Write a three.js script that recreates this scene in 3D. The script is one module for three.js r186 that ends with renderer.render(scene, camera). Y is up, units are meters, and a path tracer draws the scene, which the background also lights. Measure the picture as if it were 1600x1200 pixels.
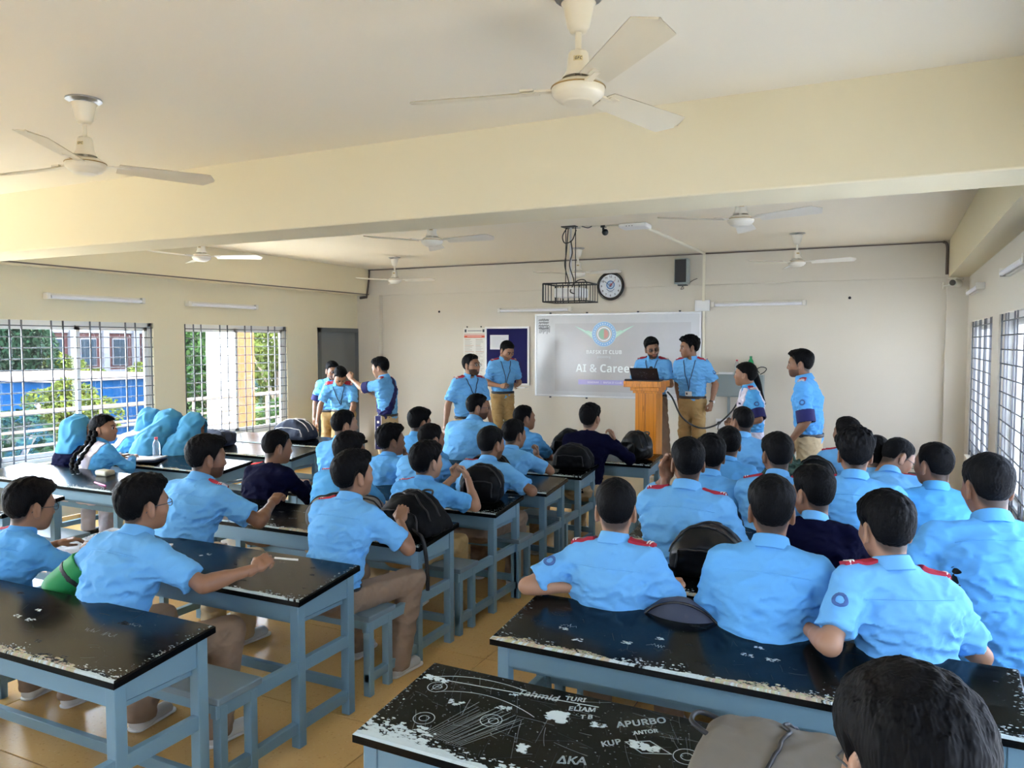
import * as THREE from 'three';
import { RoundedBoxGeometry } from 'three/addons/geometries/RoundedBoxGeometry.js';
import { mergeGeometries } from 'three/addons/utils/BufferGeometryUtils.js';
import { createNoise3D } from 'simplex-noise';

// ---------------------------------------------------------------- camera, sky, exposure
const D2R = Math.PI / 180;
const scene = new THREE.Scene();
const camera = new THREE.PerspectiveCamera(52.45, 4 / 3, 0.05, 400);
camera.position.set(0, 1.9, 0);
camera.rotation.set(-3.02 * D2R, 25.93 * D2R, 0, 'YXZ');
const renderer = new THREE.WebGLRenderer({ antialias: true });
renderer.toneMapping = THREE.LinearToneMapping;
renderer.toneMappingExposure = 40;
renderer.shadowMap.enabled = true;

function skyTexture() {                       // bright hazy daylight, even all round
  const w = 64, h = 64, a = new Float32Array(w * h * 4);
  for (let j = 0; j < h; j++) for (let i = 0; i < w; i++) {
    const el = ((j + 0.5) / h - 0.5) * Math.PI, s = Math.max(0, Math.sin(el));
    const k = 1 - 0.35 * s, b = Math.pow(s, 0.7), o = (j * w + i) * 4;
    a[o] = k * (1.0 - 0.22 * b); a[o + 1] = k * (1.02 - 0.10 * b); a[o + 2] = k * (1.08 + 0.10 * b); a[o + 3] = 1;
  }
  const t = new THREE.DataTexture(a, w, h, THREE.RGBAFormat, THREE.FloatType);
  t.mapping = THREE.EquirectangularReflectionMapping; t.magFilter = t.minFilter = THREE.LinearFilter; t.needsUpdate = true;
  return t;
}
scene.background = skyTexture();
scene.environment = scene.background;
const sun = new THREE.DirectionalLight(0xfff0d8, 3.2);    // high hazy sun in line with the side walls: it stays out of the room
sun.position.set(-6, 34, -38); sun.target.position.set(-6, 0, -10);
sun.castShadow = true; sun.shadow.mapSize.set(2048, 2048); sun.shadow.radius = 3;
Object.assign(sun.shadow.camera, { left: -45, right: 45, top: 45, bottom: -45, near: 1, far: 110 });
scene.add(sun, sun.target);

// ---------------------------------------------------------------- helpers
let seed = 12345;
const rnd = () => { seed = (seed + 0x6d2b79f5) | 0; let t = Math.imul(seed ^ (seed >>> 15), 1 | seed); t = (t + Math.imul(t ^ (t >>> 7), 61 | t)) ^ t; return ((t ^ (t >>> 14)) >>> 0) / 4294967296; };
const rr = (a, b) => a + (b - a) * rnd();
const noise = createNoise3D(rnd);
const V = (x = 0, y = 0, z = 0) => new THREE.Vector3(x, y, z);
const clamp = (x, a, b) => Math.min(b, Math.max(a, x));
const smooth = (a, b, x) => { const t = clamp((x - a) / (b - a), 0, 1); return t * t * (3 - 2 * t); };
const names = new Map();
function numbered(n) { const k = names.get(n) || 0; names.set(n, k + 1); return k ? `${n}_${String(k).padStart(3, '0')}` : n; }
const M = {};
function mat(key, rgb, roughness = 0.7, extra = {}) {
  const m = new THREE.MeshStandardMaterial({ color: new THREE.Color().setRGB(...rgb), roughness, ...extra });
  m.name = key; M[key] = m; return m;
}
function phys(key, rgb, roughness, extra) {
  const m = new THREE.MeshPhysicalMaterial({ color: new THREE.Color().setRGB(...rgb), roughness, ...extra });
  m.name = key; M[key] = m; return m;
}
function merged(list) {
  const out = list.map((g) => {
    const q = g.index ? g.toNonIndexed() : g.clone();
    for (const k of Object.keys(q.attributes)) if (!['position', 'normal', 'uv'].includes(k)) q.deleteAttribute(k);
    if (!q.attributes.uv) q.setAttribute('uv', new THREE.BufferAttribute(new Float32Array(q.attributes.position.count * 2), 2));
    return q;
  });
  return mergeGeometries(out, false);
}
function mesh(name, geo, material, parent = scene) {
  const m = new THREE.Mesh(Array.isArray(geo) ? merged(geo) : geo, material);
  m.name = parent === scene ? numbered(name) : name; m.castShadow = m.receiveShadow = true; parent.add(m); return m;
}
function thing(name, label, category, pos = [0, 0, 0], yaw = 0, group) {
  const o = new THREE.Group(); o.name = numbered(name); scene.add(o); o.position.set(...pos); o.rotation.y = yaw;
  o.userData = { label, category }; if (group) o.userData.group = group; return o;
}
function tag(o, label, category, group) { o.userData.label = label; o.userData.category = category; if (group) o.userData.group = group; return o; }
function struct(name, geo, material) { const m = mesh(name, geo, material); m.userData.kind = 'structure'; return m; }
function structGroup(name) { const g = new THREE.Group(); g.name = numbered(name); g.userData.kind = 'structure'; scene.add(g); return g; }
const at = (g, x, y, z) => { g.translate(x, y, z); return g; };
const box = (w, h, d, x = 0, y = 0, z = 0) => at(new THREE.BoxGeometry(w, h, d), x, y, z);
const b2 = (x0, x1, y0, y1, z0, z1) => box(Math.abs(x1 - x0), Math.abs(y1 - y0), Math.abs(z1 - z0), (x0 + x1) / 2, (y0 + y1) / 2, (z0 + z1) / 2);
const rbox = (w, h, d, r, x = 0, y = 0, z = 0, s = 2) => at(new RoundedBoxGeometry(w, h, d, s, Math.min(r, w / 2.01, h / 2.01, d / 2.01)), x, y, z);
const cyl = (r0, r1, h, x = 0, y = 0, z = 0, n = 20) => at(new THREE.CylinderGeometry(r1, r0, h, n), x, y, z);
const ball = (r, x = 0, y = 0, z = 0, n = 12) => at(new THREE.SphereGeometry(r, n, Math.max(6, n - 4)), x, y, z);
const lathe = (pts, n = 32) => new THREE.LatheGeometry(pts.map((p) => new THREE.Vector2(p[0], p[1])), n);
function tube(pts, r, closed = false, seg = 0, n = 7) {
  const c = new THREE.CatmullRomCurve3(pts.map((p) => (p.isVector3 ? p : V(...p))), closed, 'centripetal');
  return new THREE.TubeGeometry(c, seg || Math.max(4, pts.length * 5), r, n, closed);
}
function rod(a, b, r, n = 8) {
  const A = V(...a), B = V(...b), d = B.clone().sub(A), g = new THREE.CylinderGeometry(r, r, d.length(), n);
  g.applyQuaternion(new THREE.Quaternion().setFromUnitVectors(V(0, 1, 0), d.clone().normalize()));
  return at(g, (A.x + B.x) / 2, (A.y + B.y) / 2, (A.z + B.z) / 2);
}
function canvas(w, h, draw, srgb = true) {
  const c = document.createElement('canvas'); c.width = w; c.height = h; draw(c.getContext('2d'), w, h);
  const t = new THREE.CanvasTexture(c); if (srgb) t.colorSpace = THREE.SRGBColorSpace; t.wrapS = t.wrapT = THREE.RepeatWrapping; t.anisotropy = 8; return t;
}

// ---------------------------------------------------------------- signed distance fields and their mesher
const smin = (a, b, k) => { const h = Math.max(k - Math.abs(a - b), 0) / k; return Math.min(a, b) - h * h * k * 0.25; };
const smax = (a, b, k) => -smin(-a, -b, k);
function cap(a, b, ra, rb) {                                         // tapered capsule
  const ax = a.x, ay = a.y, az = a.z, dx = b.x - ax, dy = b.y - ay, dz = b.z - az, dd = dx * dx + dy * dy + dz * dz || 1e-9, dr = rb - ra;
  return (x, y, z) => {
    x -= ax; y -= ay; z -= az; let t = (x * dx + y * dy + z * dz) / dd; t = t < 0 ? 0 : t > 1 ? 1 : t;
    x -= dx * t; y -= dy * t; z -= dz * t; return Math.sqrt(x * x + y * y + z * z) - ra - dr * t;
  };
}
function ecap(a, b, ra, rb, R, ratio) {                              // the same, wider along R
  const ax = a.x, ay = a.y, az = a.z, dx = b.x - ax, dy = b.y - ay, dz = b.z - az, dd = dx * dx + dy * dy + dz * dz || 1e-9, dr = rb - ra, k = 1 - 1 / ratio, rx = R.x, ry = R.y, rz = R.z;
  return (x, y, z) => {
    x -= ax; y -= ay; z -= az; let t = (x * dx + y * dy + z * dz) / dd; t = t < 0 ? 0 : t > 1 ? 1 : t;
    x -= dx * t; y -= dy * t; z -= dz * t; const q = (x * rx + y * ry + z * rz) * k;
    x -= rx * q; y -= ry * q; z -= rz * q; return Math.sqrt(x * x + y * y + z * z) - ra - dr * t;
  };
}
function ell(cx, cy, cz, rx, ry, rz) {
  const m = Math.min(rx, ry, rz);
  return (x, y, z) => { x = (x - cx) / rx; y = (y - cy) / ry; z = (z - cz) / rz; const l = Math.sqrt(x * x + y * y + z * z); return (l - 1) * (l > 1 ? m : m) * 1.0; };
}
function rb3(cx, cy, cz, hx, hy, hz, r) {
  return (x, y, z) => {
    x = Math.abs(x - cx) - hx + r; y = Math.abs(y - cy) - hy + r; z = Math.abs(z - cz) - hz + r;
    const a = Math.max(x, 0), b = Math.max(y, 0), c = Math.max(z, 0);
    return Math.sqrt(a * a + b * b + c * c) + Math.min(Math.max(x, y, z), 0) - r;
  };
}
function net(f, lo, hi, h, lips = 1.3) {                             // surface nets, blocks far from the surface are skipped
  const nx = Math.ceil((hi.x - lo.x) / h) + 2, ny = Math.ceil((hi.y - lo.y) / h) + 2, nz = Math.ceil((hi.z - lo.z) / h) + 2, S = 5;
  const val = new Float32Array(nx * ny * nz), X = lo.x - h / 2, Y = lo.y - h / 2, Z = lo.z - h / 2, reach = S * h * 0.87 * lips + h;
  for (let k0 = 0; k0 < nz; k0 += S) for (let j0 = 0; j0 < ny; j0 += S) for (let i0 = 0; i0 < nx; i0 += S) {
    const d = f(X + (i0 + S / 2) * h, Y + (j0 + S / 2) * h, Z + (k0 + S / 2) * h), far = Math.abs(d) > reach;
    const i1 = Math.min(i0 + S, nx), j1 = Math.min(j0 + S, ny), k1 = Math.min(k0 + S, nz);
    for (let k = k0; k < k1; k++) for (let j = j0; j < j1; j++) for (let i = i0; i < i1; i++)
      val[i + nx * (j + ny * k)] = far ? d : f(X + i * h, Y + j * h, Z + k * h);
  }
  const id = new Int32Array(nx * ny * nz).fill(-1), pos = [], nor = [], idx = [], sx = 1, sy = nx, sz = nx * ny, e = h * 0.35;
  const off = [0, 1, sy, sy + 1, sz, sz + 1, sz + sy, sz + sy + 1];
  const E = [[0, 1], [2, 3], [4, 5], [6, 7], [0, 2], [1, 3], [4, 6], [5, 7], [0, 4], [1, 5], [2, 6], [3, 7]];
  for (let k = 0; k < nz - 1; k++) for (let j = 0; j < ny - 1; j++) for (let i = 0; i < nx - 1; i++) {
    const o = i + nx * (j + ny * k); let m = 0;
    for (let c = 0; c < 8; c++) if (val[o + off[c]] < 0) m |= 1 << c;
    if (m === 0 || m === 255) continue;
    let px = 0, py = 0, pz = 0, n = 0;
    for (const [a, b] of E) {
      if (((m >> a) & 1) === ((m >> b) & 1)) continue;
      const va = val[o + off[a]], t = va / (va - val[o + off[b]]);
      px += (a & 1) + t * ((b & 1) - (a & 1)); py += ((a >> 1) & 1) + t * (((b >> 1) & 1) - ((a >> 1) & 1)); pz += (a >> 2) + t * ((b >> 2) - (a >> 2)); n++;
    }
    const x = X + (i + px / n) * h, y = Y + (j + py / n) * h, z = Z + (k + pz / n) * h;
    id[o] = pos.length / 3; pos.push(x, y, z);
    const p = f(x + e, y - e, z - e), q = f(x - e, y - e, z + e), r = f(x - e, y + e, z - e), s = f(x + e, y + e, z + e);
    let gx = p - q - r + s, gy = -p - q + r + s, gz = -p + q - r + s; const l = Math.hypot(gx, gy, gz) || 1;
    nor.push(gx / l, gy / l, gz / l);
  }
  const quad = (a, b, c, d, flip) => { if (a < 0 || b < 0 || c < 0 || d < 0) return; flip ? idx.push(a, c, b, a, d, c) : idx.push(a, b, c, a, c, d); };
  for (let k = 1; k < nz - 1; k++) for (let j = 1; j < ny - 1; j++) for (let i = 1; i < nx - 1; i++) {
    const o = i + nx * (j + ny * k), v = val[o] < 0;
    if (v !== val[o + sx] < 0) quad(id[o - sy - sz], id[o - sz], id[o], id[o - sy], !v);
    if (v !== val[o + sy] < 0) quad(id[o - sx - sz], id[o - sx], id[o], id[o - sz], !v);
    if (v !== val[o + sz] < 0) quad(id[o - sx - sy], id[o - sy], id[o], id[o - sx], !v);
  }
  const g = new THREE.BufferGeometry();
  g.setAttribute('position', new THREE.BufferAttribute(new Float32Array(pos), 3));
  g.setAttribute('normal', new THREE.BufferAttribute(new Float32Array(nor), 3));
  const uv = new Float32Array(pos.length / 3 * 2);
  for (let i = 0; i < pos.length / 3; i++) { uv[2 * i] = pos[3 * i] + pos[3 * i + 2] * 0.7; uv[2 * i + 1] = pos[3 * i + 1]; }
  g.setAttribute('uv', new THREE.BufferAttribute(uv, 2)); g.setIndex(idx);
  return g;
}
// ---------------------------------------------------------------- materials
function speckle(w, h, base, spots, n, a = 1) {
  return canvas(w, h, (c) => {
    c.fillStyle = base; c.fillRect(0, 0, w, h);
    for (let i = 0; i < n; i++) { c.globalAlpha = a * rr(0.15, 1); c.fillStyle = spots[Math.floor(rnd() * spots.length)]; const r = rr(0.6, 3.2); c.beginPath(); c.ellipse(rr(0, w), rr(0, h), r, r * rr(0.5, 1), rr(0, 3), 0, 7); c.fill(); }
  });
}
const bumpTex = canvas(256, 256, (c) => { c.fillStyle = '#808080'; c.fillRect(0, 0, 256, 256); for (let i = 0; i < 5000; i++) { const g = Math.floor(rr(96, 160)); c.fillStyle = `rgba(${g},${g},${g},.35)`; c.fillRect(rr(0, 256), rr(0, 256), rr(1, 4), rr(1, 4)); } }, false);
const clothTex = canvas(256, 256, (c) => {
  c.fillStyle = '#808080'; c.fillRect(0, 0, 256, 256);
  for (let i = 0; i < 900; i++) { const g = Math.floor(rr(70, 190)); c.strokeStyle = `rgba(${g},${g},${g},.22)`; c.lineWidth = rr(1, 3); const x = rr(0, 256), y = rr(0, 256), l = rr(10, 60), t = rr(-0.6, 0.6) + (rnd() < 0.5 ? 0 : 1.4); c.beginPath(); c.moveTo(x, y); c.lineTo(x + l * Math.cos(t), y + l * Math.sin(t)); c.stroke(); }
}, false);
clothTex.repeat.set(5, 5); bumpTex.repeat.set(1.5, 1.5);
const wallOpt = { bumpMap: bumpTex, bumpScale: 0.0015 };
mat('wallFront', [0.66, 0.61, 0.51], 0.8, wallOpt); mat('wallSide', [0.74, 0.67, 0.47], 0.8, wallOpt);
mat('ceiling', [0.85, 0.775, 0.62], 0.85, wallOpt); mat('beam', [0.79, 0.70, 0.48], 0.8, wallOpt);
mat('tan', [0.60, 0.44, 0.24], 0.25); mat('joint', [0.20, 0.16, 0.11], 0.8); mat('daisFace', [0.70, 0.63, 0.45], 0.5); mat('daisTop', [0.74, 0.70, 0.62], 0.35);
const floorTex = speckle(512, 512, '#d6ad6c', ['#bd9250', '#e0c088', '#ad8446', '#d8b478'], 2600, 0.5);
const floorMats = [0.98, 1.0, 0.93].map((k, i) => mat('floor' + i, [k, k, k], 0.24, { map: floorTex }));
mat('alu', [0.62, 0.63, 0.64], 0.35, { metalness: 0.6 }); mat('aluWhite', [0.72, 0.72, 0.70], 0.4); mat('grille', [0.16, 0.16, 0.17], 0.45, { metalness: 0.3 }); mat('grilleDark', [0.05, 0.055, 0.06], 0.45);
phys('pane', [0.93, 0.96, 0.97], 0.02, { transmission: 1, thickness: 0, ior: 1.45 });
phys('paneFrost', [0.46, 0.49, 0.53], 0.45, { transmission: 0.9, thickness: 0, ior: 1.4 });
mat('black', [0.012, 0.012, 0.013], 0.45); mat('blackGloss', [0.010, 0.010, 0.012], 0.16); mat('darkGrey', [0.045, 0.047, 0.05], 0.5); mat('white', [0.82, 0.82, 0.80], 0.5); mat('offWhite', [0.78, 0.74, 0.62], 0.45);
mat('doorGrey', [0.17, 0.185, 0.185], 0.45); mat('doorFrame', [0.11, 0.12, 0.12], 0.45); mat('conduit', [0.14, 0.11, 0.09], 0.5); mat('duct', [0.80, 0.75, 0.60], 0.45);
mat('boxGrey', [0.30, 0.35, 0.34], 0.4); mat('steel', [0.5, 0.5, 0.5], 0.3, { metalness: 0.9 }); mat('gold', [0.42, 0.26, 0.08], 0.35, { metalness: 0.5 });
mat('fanCream', [0.80, 0.70, 0.50], 0.3); mat('fanWhite', [0.80, 0.76, 0.66], 0.3); mat('lampTube', [0.80, 0.80, 0.84], 0.3); mat('lampBody', [0.72, 0.69, 0.62], 0.4);

// ---------------------------------------------------------------- room shell
const LX = -8.1, RX = 0.81, FZ = -10.8, BZ = 1.7, CH = 3.13, TH = 0.16;
const SILL = 0.62, HEAD = 2.14;
const leftWins = [[-9.0, -7.12], [-6.66, -4.78], [-4.3, -2.42], [-1.94, -0.06]], rightWins = [[-10.3, -8.2], [-7.7, -5.6], [-5.1, -3.0], [-2.5, -0.4]];
function sideWall(x, dir, wins, door) {                              // wall boxes between and round the openings
  const x1 = x + dir * TH, g = [], cuts = [...wins.map((w) => [...w, SILL]), ...(door ? [[...door, -0.01]] : [])].sort((a, b) => a[0] - b[0]);
  let z = FZ - TH;
  for (const [z0, z1, s] of cuts) { g.push(b2(x, x1, 0, CH, z, z0)); g.push(b2(x, x1, HEAD, CH, z0, z1)); if (s > 0) g.push(b2(x, x1, 0, s, z0, z1)); z = z1; }
  g.push(b2(x, x1, 0, CH, z, BZ + TH)); return g;
}
struct('wall_left', sideWall(LX, -1, leftWins, [-10.76, -9.68]), M.wallSide);
struct('wall_right', sideWall(RX, 1, rightWins), M.wallFront);
struct('wall_front', [b2(LX, RX, 0, CH, FZ, FZ - TH), b2(LX, LX + 0.45, 0, 2.69, FZ, FZ + 0.1), b2(0.58, RX, 0, 2.69, FZ, FZ + 0.1), b2(LX, RX, 2.69, CH, FZ, FZ + 0.035)], M.wallFront);
const backWins = [[-6.6, -4.8], [-2.6, -0.8]];
{ // back wall, behind the camera, with two frosted windows
  const g = [b2(LX, RX, 0, SILL, BZ, BZ + TH), b2(LX, RX, 2.5, CH, BZ, BZ + TH)]; let x = LX; for (const [a, b] of [...backWins, [RX, RX]]) { g.push(b2(x, a, SILL, 2.5, BZ, BZ + TH)); x = b; }
  struct('wall_back', g.filter((q) => q.parameters.width > 0.001), M.wallFront);
}
struct('ceiling', [b2(LX - TH, RX + TH, CH, CH + 0.18, FZ - TH, BZ + TH)], M.ceiling);
struct('ceiling_beam', [rbox(RX - LX, CH - 2.65 + 0.02, 0.43, 0.012, (LX + RX) / 2, (CH + 2.65 + 0.02) / 2, -4.24)], M.beam);
struct('ceiling_beam', [b2(LX, LX + 0.19, 2.69, CH, FZ, BZ)], M.beam);
struct('ceiling_beam', [b2(0.6, RX, 2.68, CH, FZ, BZ)], M.beam);
struct('trim_1', [b2(LX + 0.19, LX + 0.2, 2.70, 2.715, FZ + 0.04, -4.45)], M.conduit);
{
  const fl = structGroup('floor');
  mesh('floor_bed', b2(LX, RX, -0.12, -0.006, FZ, BZ), M.joint, fl);
  const nx = 9, nz = 13, w = (RX - LX) / nx, d = (BZ - FZ) / nz;
  for (let i = 0; i < nx; i++) for (let k = 0; k < nz; k++) {
    const m = mesh('floor_slab', rbox(w - 0.006, 0.03, d - 0.006, 0.003, LX + (i + 0.5) * w, -0.015, FZ + (k + 0.5) * d, 1), floorMats[Math.floor(rnd() * 3)], fl);
    const p = m.geometry.attributes.position, u = m.geometry.attributes.uv; for (let q = 0; q < p.count; q++) u.setXY(q, p.getX(q), p.getZ(q));
  }
  const da = structGroup('dais');
  mesh('dais_face', [b2(-5.6, -1.05, 0, 0.255, -9.2, FZ)], M.daisFace, da);
  mesh('dais_top', [rbox(4.58, 0.03, 1.61, 0.006, -3.325, 0.27, -9.995)], M.daisTop, da);
}
// ---------------------------------------------------------------- windows with grilles
let winNo = 0;
function windowUnit(x, dir, z0, z1, frost, grilled) {
  const w = structGroup('window_' + ++winNo), xm = x + dir * 0.09, zm = (z0 + z1) / 2, f = 0.045;
  mesh('window_frame', [b2(xm - 0.04, xm + 0.04, SILL, SILL + f, z0, z1), b2(xm - 0.04, xm + 0.04, HEAD - f, HEAD, z0, z1), b2(xm - 0.04, xm + 0.04, SILL, HEAD, z0, z0 + f), b2(xm - 0.04, xm + 0.04, SILL, HEAD, z1 - f, z1)], M.aluWhite, w);
  mesh('window_sill', rbox(0.2, 0.03, z1 - z0 + 0.04, 0.006, x + dir * 0.07, SILL - 0.016, zm), M.ceiling, w);
  [[z0 + f, zm + 0.03, 0.018], [zm - 0.03, z1 - f, -0.018]].forEach(([a, b, o]) => {
    const s = mesh('sash', [b2(xm + o - 0.012, xm + o + 0.012, SILL + f, SILL + f + 0.05, a, b), b2(xm + o - 0.012, xm + o + 0.012, HEAD - f - 0.05, HEAD - f, a, b), b2(xm + o - 0.012, xm + o + 0.012, SILL + f, HEAD - f, a, a + 0.045), b2(xm + o - 0.012, xm + o + 0.012, SILL + f, HEAD - f, b - 0.045, b)], M.aluWhite, w);
    mesh('pane', b2(xm + o - 0.002, xm + o + 0.002, SILL + f + 0.05, HEAD - f - 0.05, a + 0.045, b - 0.045), frost ? M.paneFrost : M.pane, s);
  });
  if (!grilled) return null;
  const xg = x + dir * 0.018, n = 13, L = z1 - z0;
  const g = thing('window_grille', '', 'window grille');
  for (const t of [0.012, 0.13, 0.2, 0.375, 0.44, 0.61, 0.68, 0.85, 0.915, 0.988]) mesh('upright_bar', box(0.012, HEAD - SILL, 0.014, xg, (HEAD + SILL) / 2, z0 + L * t), t < 0.02 || t > 0.98 || t === 0.61 ? M.grilleDark : M.grille, g);
  for (let i = 0; i < n; i++) mesh('cross_rod', rod([xg, SILL + 0.06 + i * (HEAD - SILL - 0.12) / (n - 1), z0], [xg, SILL + 0.06 + i * (HEAD - SILL - 0.12) / (n - 1), z1], 0.0055, 6), M.grilleDark, g);
  return g;
}
const lw = ['steel rod grille on the left window nearest the grey door, white column behind it', 'steel grille over the left window with the blue building and bushes behind it'];
const rw = ['steel rod grille of the right wall window nearest the front corner', 'bright steel rod grille of the right wall window cut by the picture edge'];
leftWins.forEach(([a, b], i) => { const g = windowUnit(LX, -1, a, b, false, i < 2); if (g) g.userData.label = lw[i]; });
rightWins.forEach(([a, b], i) => { const g = windowUnit(RX, 1, a, b, true, i < 2); if (g) g.userData.label = rw[i]; });
for (const [a, b] of backWins) {
  const w = structGroup('window_' + ++winNo), z = BZ + 0.08, m = (a + b) / 2; mesh('window_frame', [b2(a, b, SILL, SILL + 0.05, z - 0.03, z + 0.03), b2(a, b, 2.45, 2.5, z - 0.03, z + 0.03), b2(a, a + 0.05, SILL, 2.5, z - 0.03, z + 0.03), b2(b - 0.05, b, SILL, 2.5, z - 0.03, z + 0.03), b2(m - 0.03, m + 0.03, SILL, 2.5, z - 0.03, z + 0.03)], M.aluWhite, w);
  for (const [p, q] of [[a + 0.05, m - 0.03], [m + 0.03, b - 0.05]]) mesh('pane', b2(p, q, SILL + 0.05, 2.45, z - 0.002, z + 0.002), M.paneFrost, w);
}
{
  const d = structGroup('door_1'), x = LX - 0.06;
  mesh('door_frame', [b2(LX - 0.12, LX + 0.02, 0, HEAD, -9.68, -9.75), b2(LX - 0.12, LX + 0.02, 0, HEAD, -10.69, -10.76), b2(LX - 0.12, LX + 0.02, HEAD - 0.07, HEAD, -9.68, -10.76)], M.doorFrame, d);
  mesh('door_leaf', rbox(0.04, HEAD - 0.08, 0.93, 0.004, x, (HEAD - 0.08) / 2 + 0.01, -10.22), M.doorGrey, d);
  const h = mesh('door_handle', [rod([x + 0.02, 1.02, -10.6], [x + 0.07, 1.02, -10.6], 0.008), rod([x + 0.07, 1.02, -10.6], [x + 0.07, 1.02, -10.5], 0.008)], M.steel, d);
  mesh('hinge', [b2(x + 0.02, x + 0.035, 0.3, 0.4, -9.75, -9.78), b2(x + 0.02, x + 0.035, 1.7, 1.8, -9.75, -9.78)], M.steel, d);
}
// ---------------------------------------------------------------- tube lamps (unlit)
function tubeLamp(pos, yaw, label, len = 1.21) {
  const t = thing('tube_lamp', label, 'tube lamp', pos, yaw, 'unlit wall tube lamps');
  mesh('batten', rbox(len, 0.062, 0.035, 0.006, 0, 0, 0.0175), M.lampBody, t);
  mesh('tube', [at(new THREE.CylinderGeometry(0.019, 0.019, len - 0.1, 14).rotateZ(Math.PI / 2), 0, -0.008, 0.062)], M.lampTube, t);
  for (const s of [-1, 1]) mesh('end_cap', rbox(0.045, 0.066, 0.075, 0.006, s * (len / 2 - 0.022), 0, 0.038), M.lampBody, t);
}
tubeLamp([-4.86, 2.40, FZ], 0, 'unlit tube lamp on the front wall just above the whiteboard');
tubeLamp([-1.61, 2.42, FZ], 0, 'unlit tube lamp on the front wall right of the whiteboard');
tubeLamp([LX, 2.40, -7.74], Math.PI / 2, 'unlit tube lamp over the left window nearest the grey door');
tubeLamp([LX, 2.40, -5.89], Math.PI / 2, 'unlit tube lamp over the left window with the blue building behind');
tubeLamp([RX, 2.46, -9.5], -Math.PI / 2, 'unlit tube lamp high on the right wall nearest the corner camera');
tubeLamp([RX, 2.44, -6.5], -Math.PI / 2, 'unlit tube lamp on the right wall cut by the picture edge');

// ---------------------------------------------------------------- ceiling fans
const markTex = canvas(64, 32, (c) => { c.fillStyle = '#d9c48f'; c.fillRect(0, 0, 64, 32); c.fillStyle = '#15120c'; c.font = 'italic bold 26px sans-serif'; c.textAlign = 'center'; c.fillText('GFC', 32, 25); });
mat('fanMark', [1, 1, 1], 0.4, { map: markTex });
function fan(x, z, deg, label, cream) {
  const m = cream ? M.fanCream : M.fanWhite, t = thing('ceiling_fan', label, 'ceiling fan', [x, 2.755, z], 0, 'ceiling fans');
  const top = CH - 2.755;
  mesh('mount_plate', [cyl(0.085, 0.085, 0.008, 0, top - 0.004, 0), cyl(0.02, 0.02, 0.05, 0, top - 0.03, 0)], M.steel, t);
  mesh('canopy', lathe([[0.012, top - 0.125], [0.03, top - 0.125], [0.034, top - 0.112], [0.04, top - 0.108], [0.056, top - 0.03], [0.062, top - 0.025], [0.058, top - 0.022], [0.012, top - 0.03]]), m, t);
  mesh('down_rod', cyl(0.0115, 0.0115, top - 0.1, 0, (top - 0.1) / 2 + 0.06, 0), m, t);
  const c = mesh('lower_canopy', lathe([[0.012, 0.185], [0.03, 0.183], [0.036, 0.175], [0.043, 0.115], [0.058, 0.09], [0.054, 0.09], [0.04, 0.112], [0.012, 0.17]]), m, t);
  mesh('maker_mark', at(new THREE.CylinderGeometry(0.0415, 0.0425, 0.018, 8, 1, true, -0.4, 0.8), 0, 0.148, 0).rotateY(20 * D2R), M.fanMark, c);
  mesh('motor', lathe([[0, -0.002], [0.05, 0], [0.056, 0.004], [0.06, 0.008], [0.074, 0.012], [0.08, 0.02], [0.088, 0.026], [0.094, 0.034], [0.096, 0.05], [0.092, 0.062], [0.07, 0.076], [0.03, 0.082], [0, 0.082]], 40), m, t);
  mesh('trim_ring', new THREE.TorusGeometry(0.0962, 0.0025, 6, 40).rotateX(Math.PI / 2).translate(0, 0.055, 0), M.gold, t);
  for (let k = 0; k < 3; k++) {
    const n = 12, p = [], ix = [], uv = [];
    for (let i = 0; i <= n; i++) {
      const s = i / n, r = 0.15 + 0.49 * s, w = (0.052 + 0.022 * s) * (s > 0.9 ? Math.sqrt(Math.max(0, 1 - ((s - 0.9) / 0.1) ** 2)) * 0.9 + 0.1 : 1), tw = 0.22;
      for (let j = 0; j <= 4; j++) { const q = j / 2 - 1, y = 0.05 + q * w * tw - 0.006 * q * q; p.push(r, y, q * w, r, y + 0.004, q * w); uv.push(s, j / 4, s, j / 4); }
    }
    const W = 10; for (let i = 0; i < n; i++) for (let j = 0; j < 4; j++) { const a = i * W + j * 2, b = a + W; ix.push(a, b, a + 2, b, b + 2, a + 2, a + 1, a + 3, b + 1, b + 1, a + 3, b + 3); }
    for (let i = 0; i < n; i++) for (const j of [0, 8]) { const a = i * W + j, b = a + W; ix.push(...(j ? [a, b, a + 1, b, b + 1, a + 1] : [a, a + 1, b, b, a + 1, b + 1])); }
    for (const i of [0, n]) for (let j = 0; j < 4; j++) { const a = i * W + j * 2; ix.push(...(i ? [a, a + 1, a + 2, a + 2, a + 1, a + 3] : [a, a + 2, a + 1, a + 2, a + 3, a + 1])); }
    const g = new THREE.BufferGeometry(); g.setAttribute('position', new THREE.Float32BufferAttribute(p, 3)); g.setAttribute('uv', new THREE.Float32BufferAttribute(uv, 2)); g.setIndex(ix); g.computeVertexNormals();
    const bl = mesh('blade', g, m, t); bl.rotation.y = -(deg + k * 120) * D2R;
    mesh('blade_arm', [b2(0.08, 0.19, 0.048, 0.056, -0.014, 0.014), b2(0.16, 0.21, 0.05, 0.058, -0.028, 0.028)], m, bl);
  }
}
fan(-1.03, -2.66, 168, 'large cream ceiling fan nearest the camera, at the top of the picture', true);
fan(-3.7, -2.66, -64, 'cream ceiling fan at upper left, before the big ceiling beam', true);
fan(-1.02, -5.95, 25, 'ceiling fan just past the big beam at right, near the white router', false);
fan(-3.7, -5.98, 3, 'ceiling fan just past the big beam in the middle, left of the projector', false);
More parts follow.
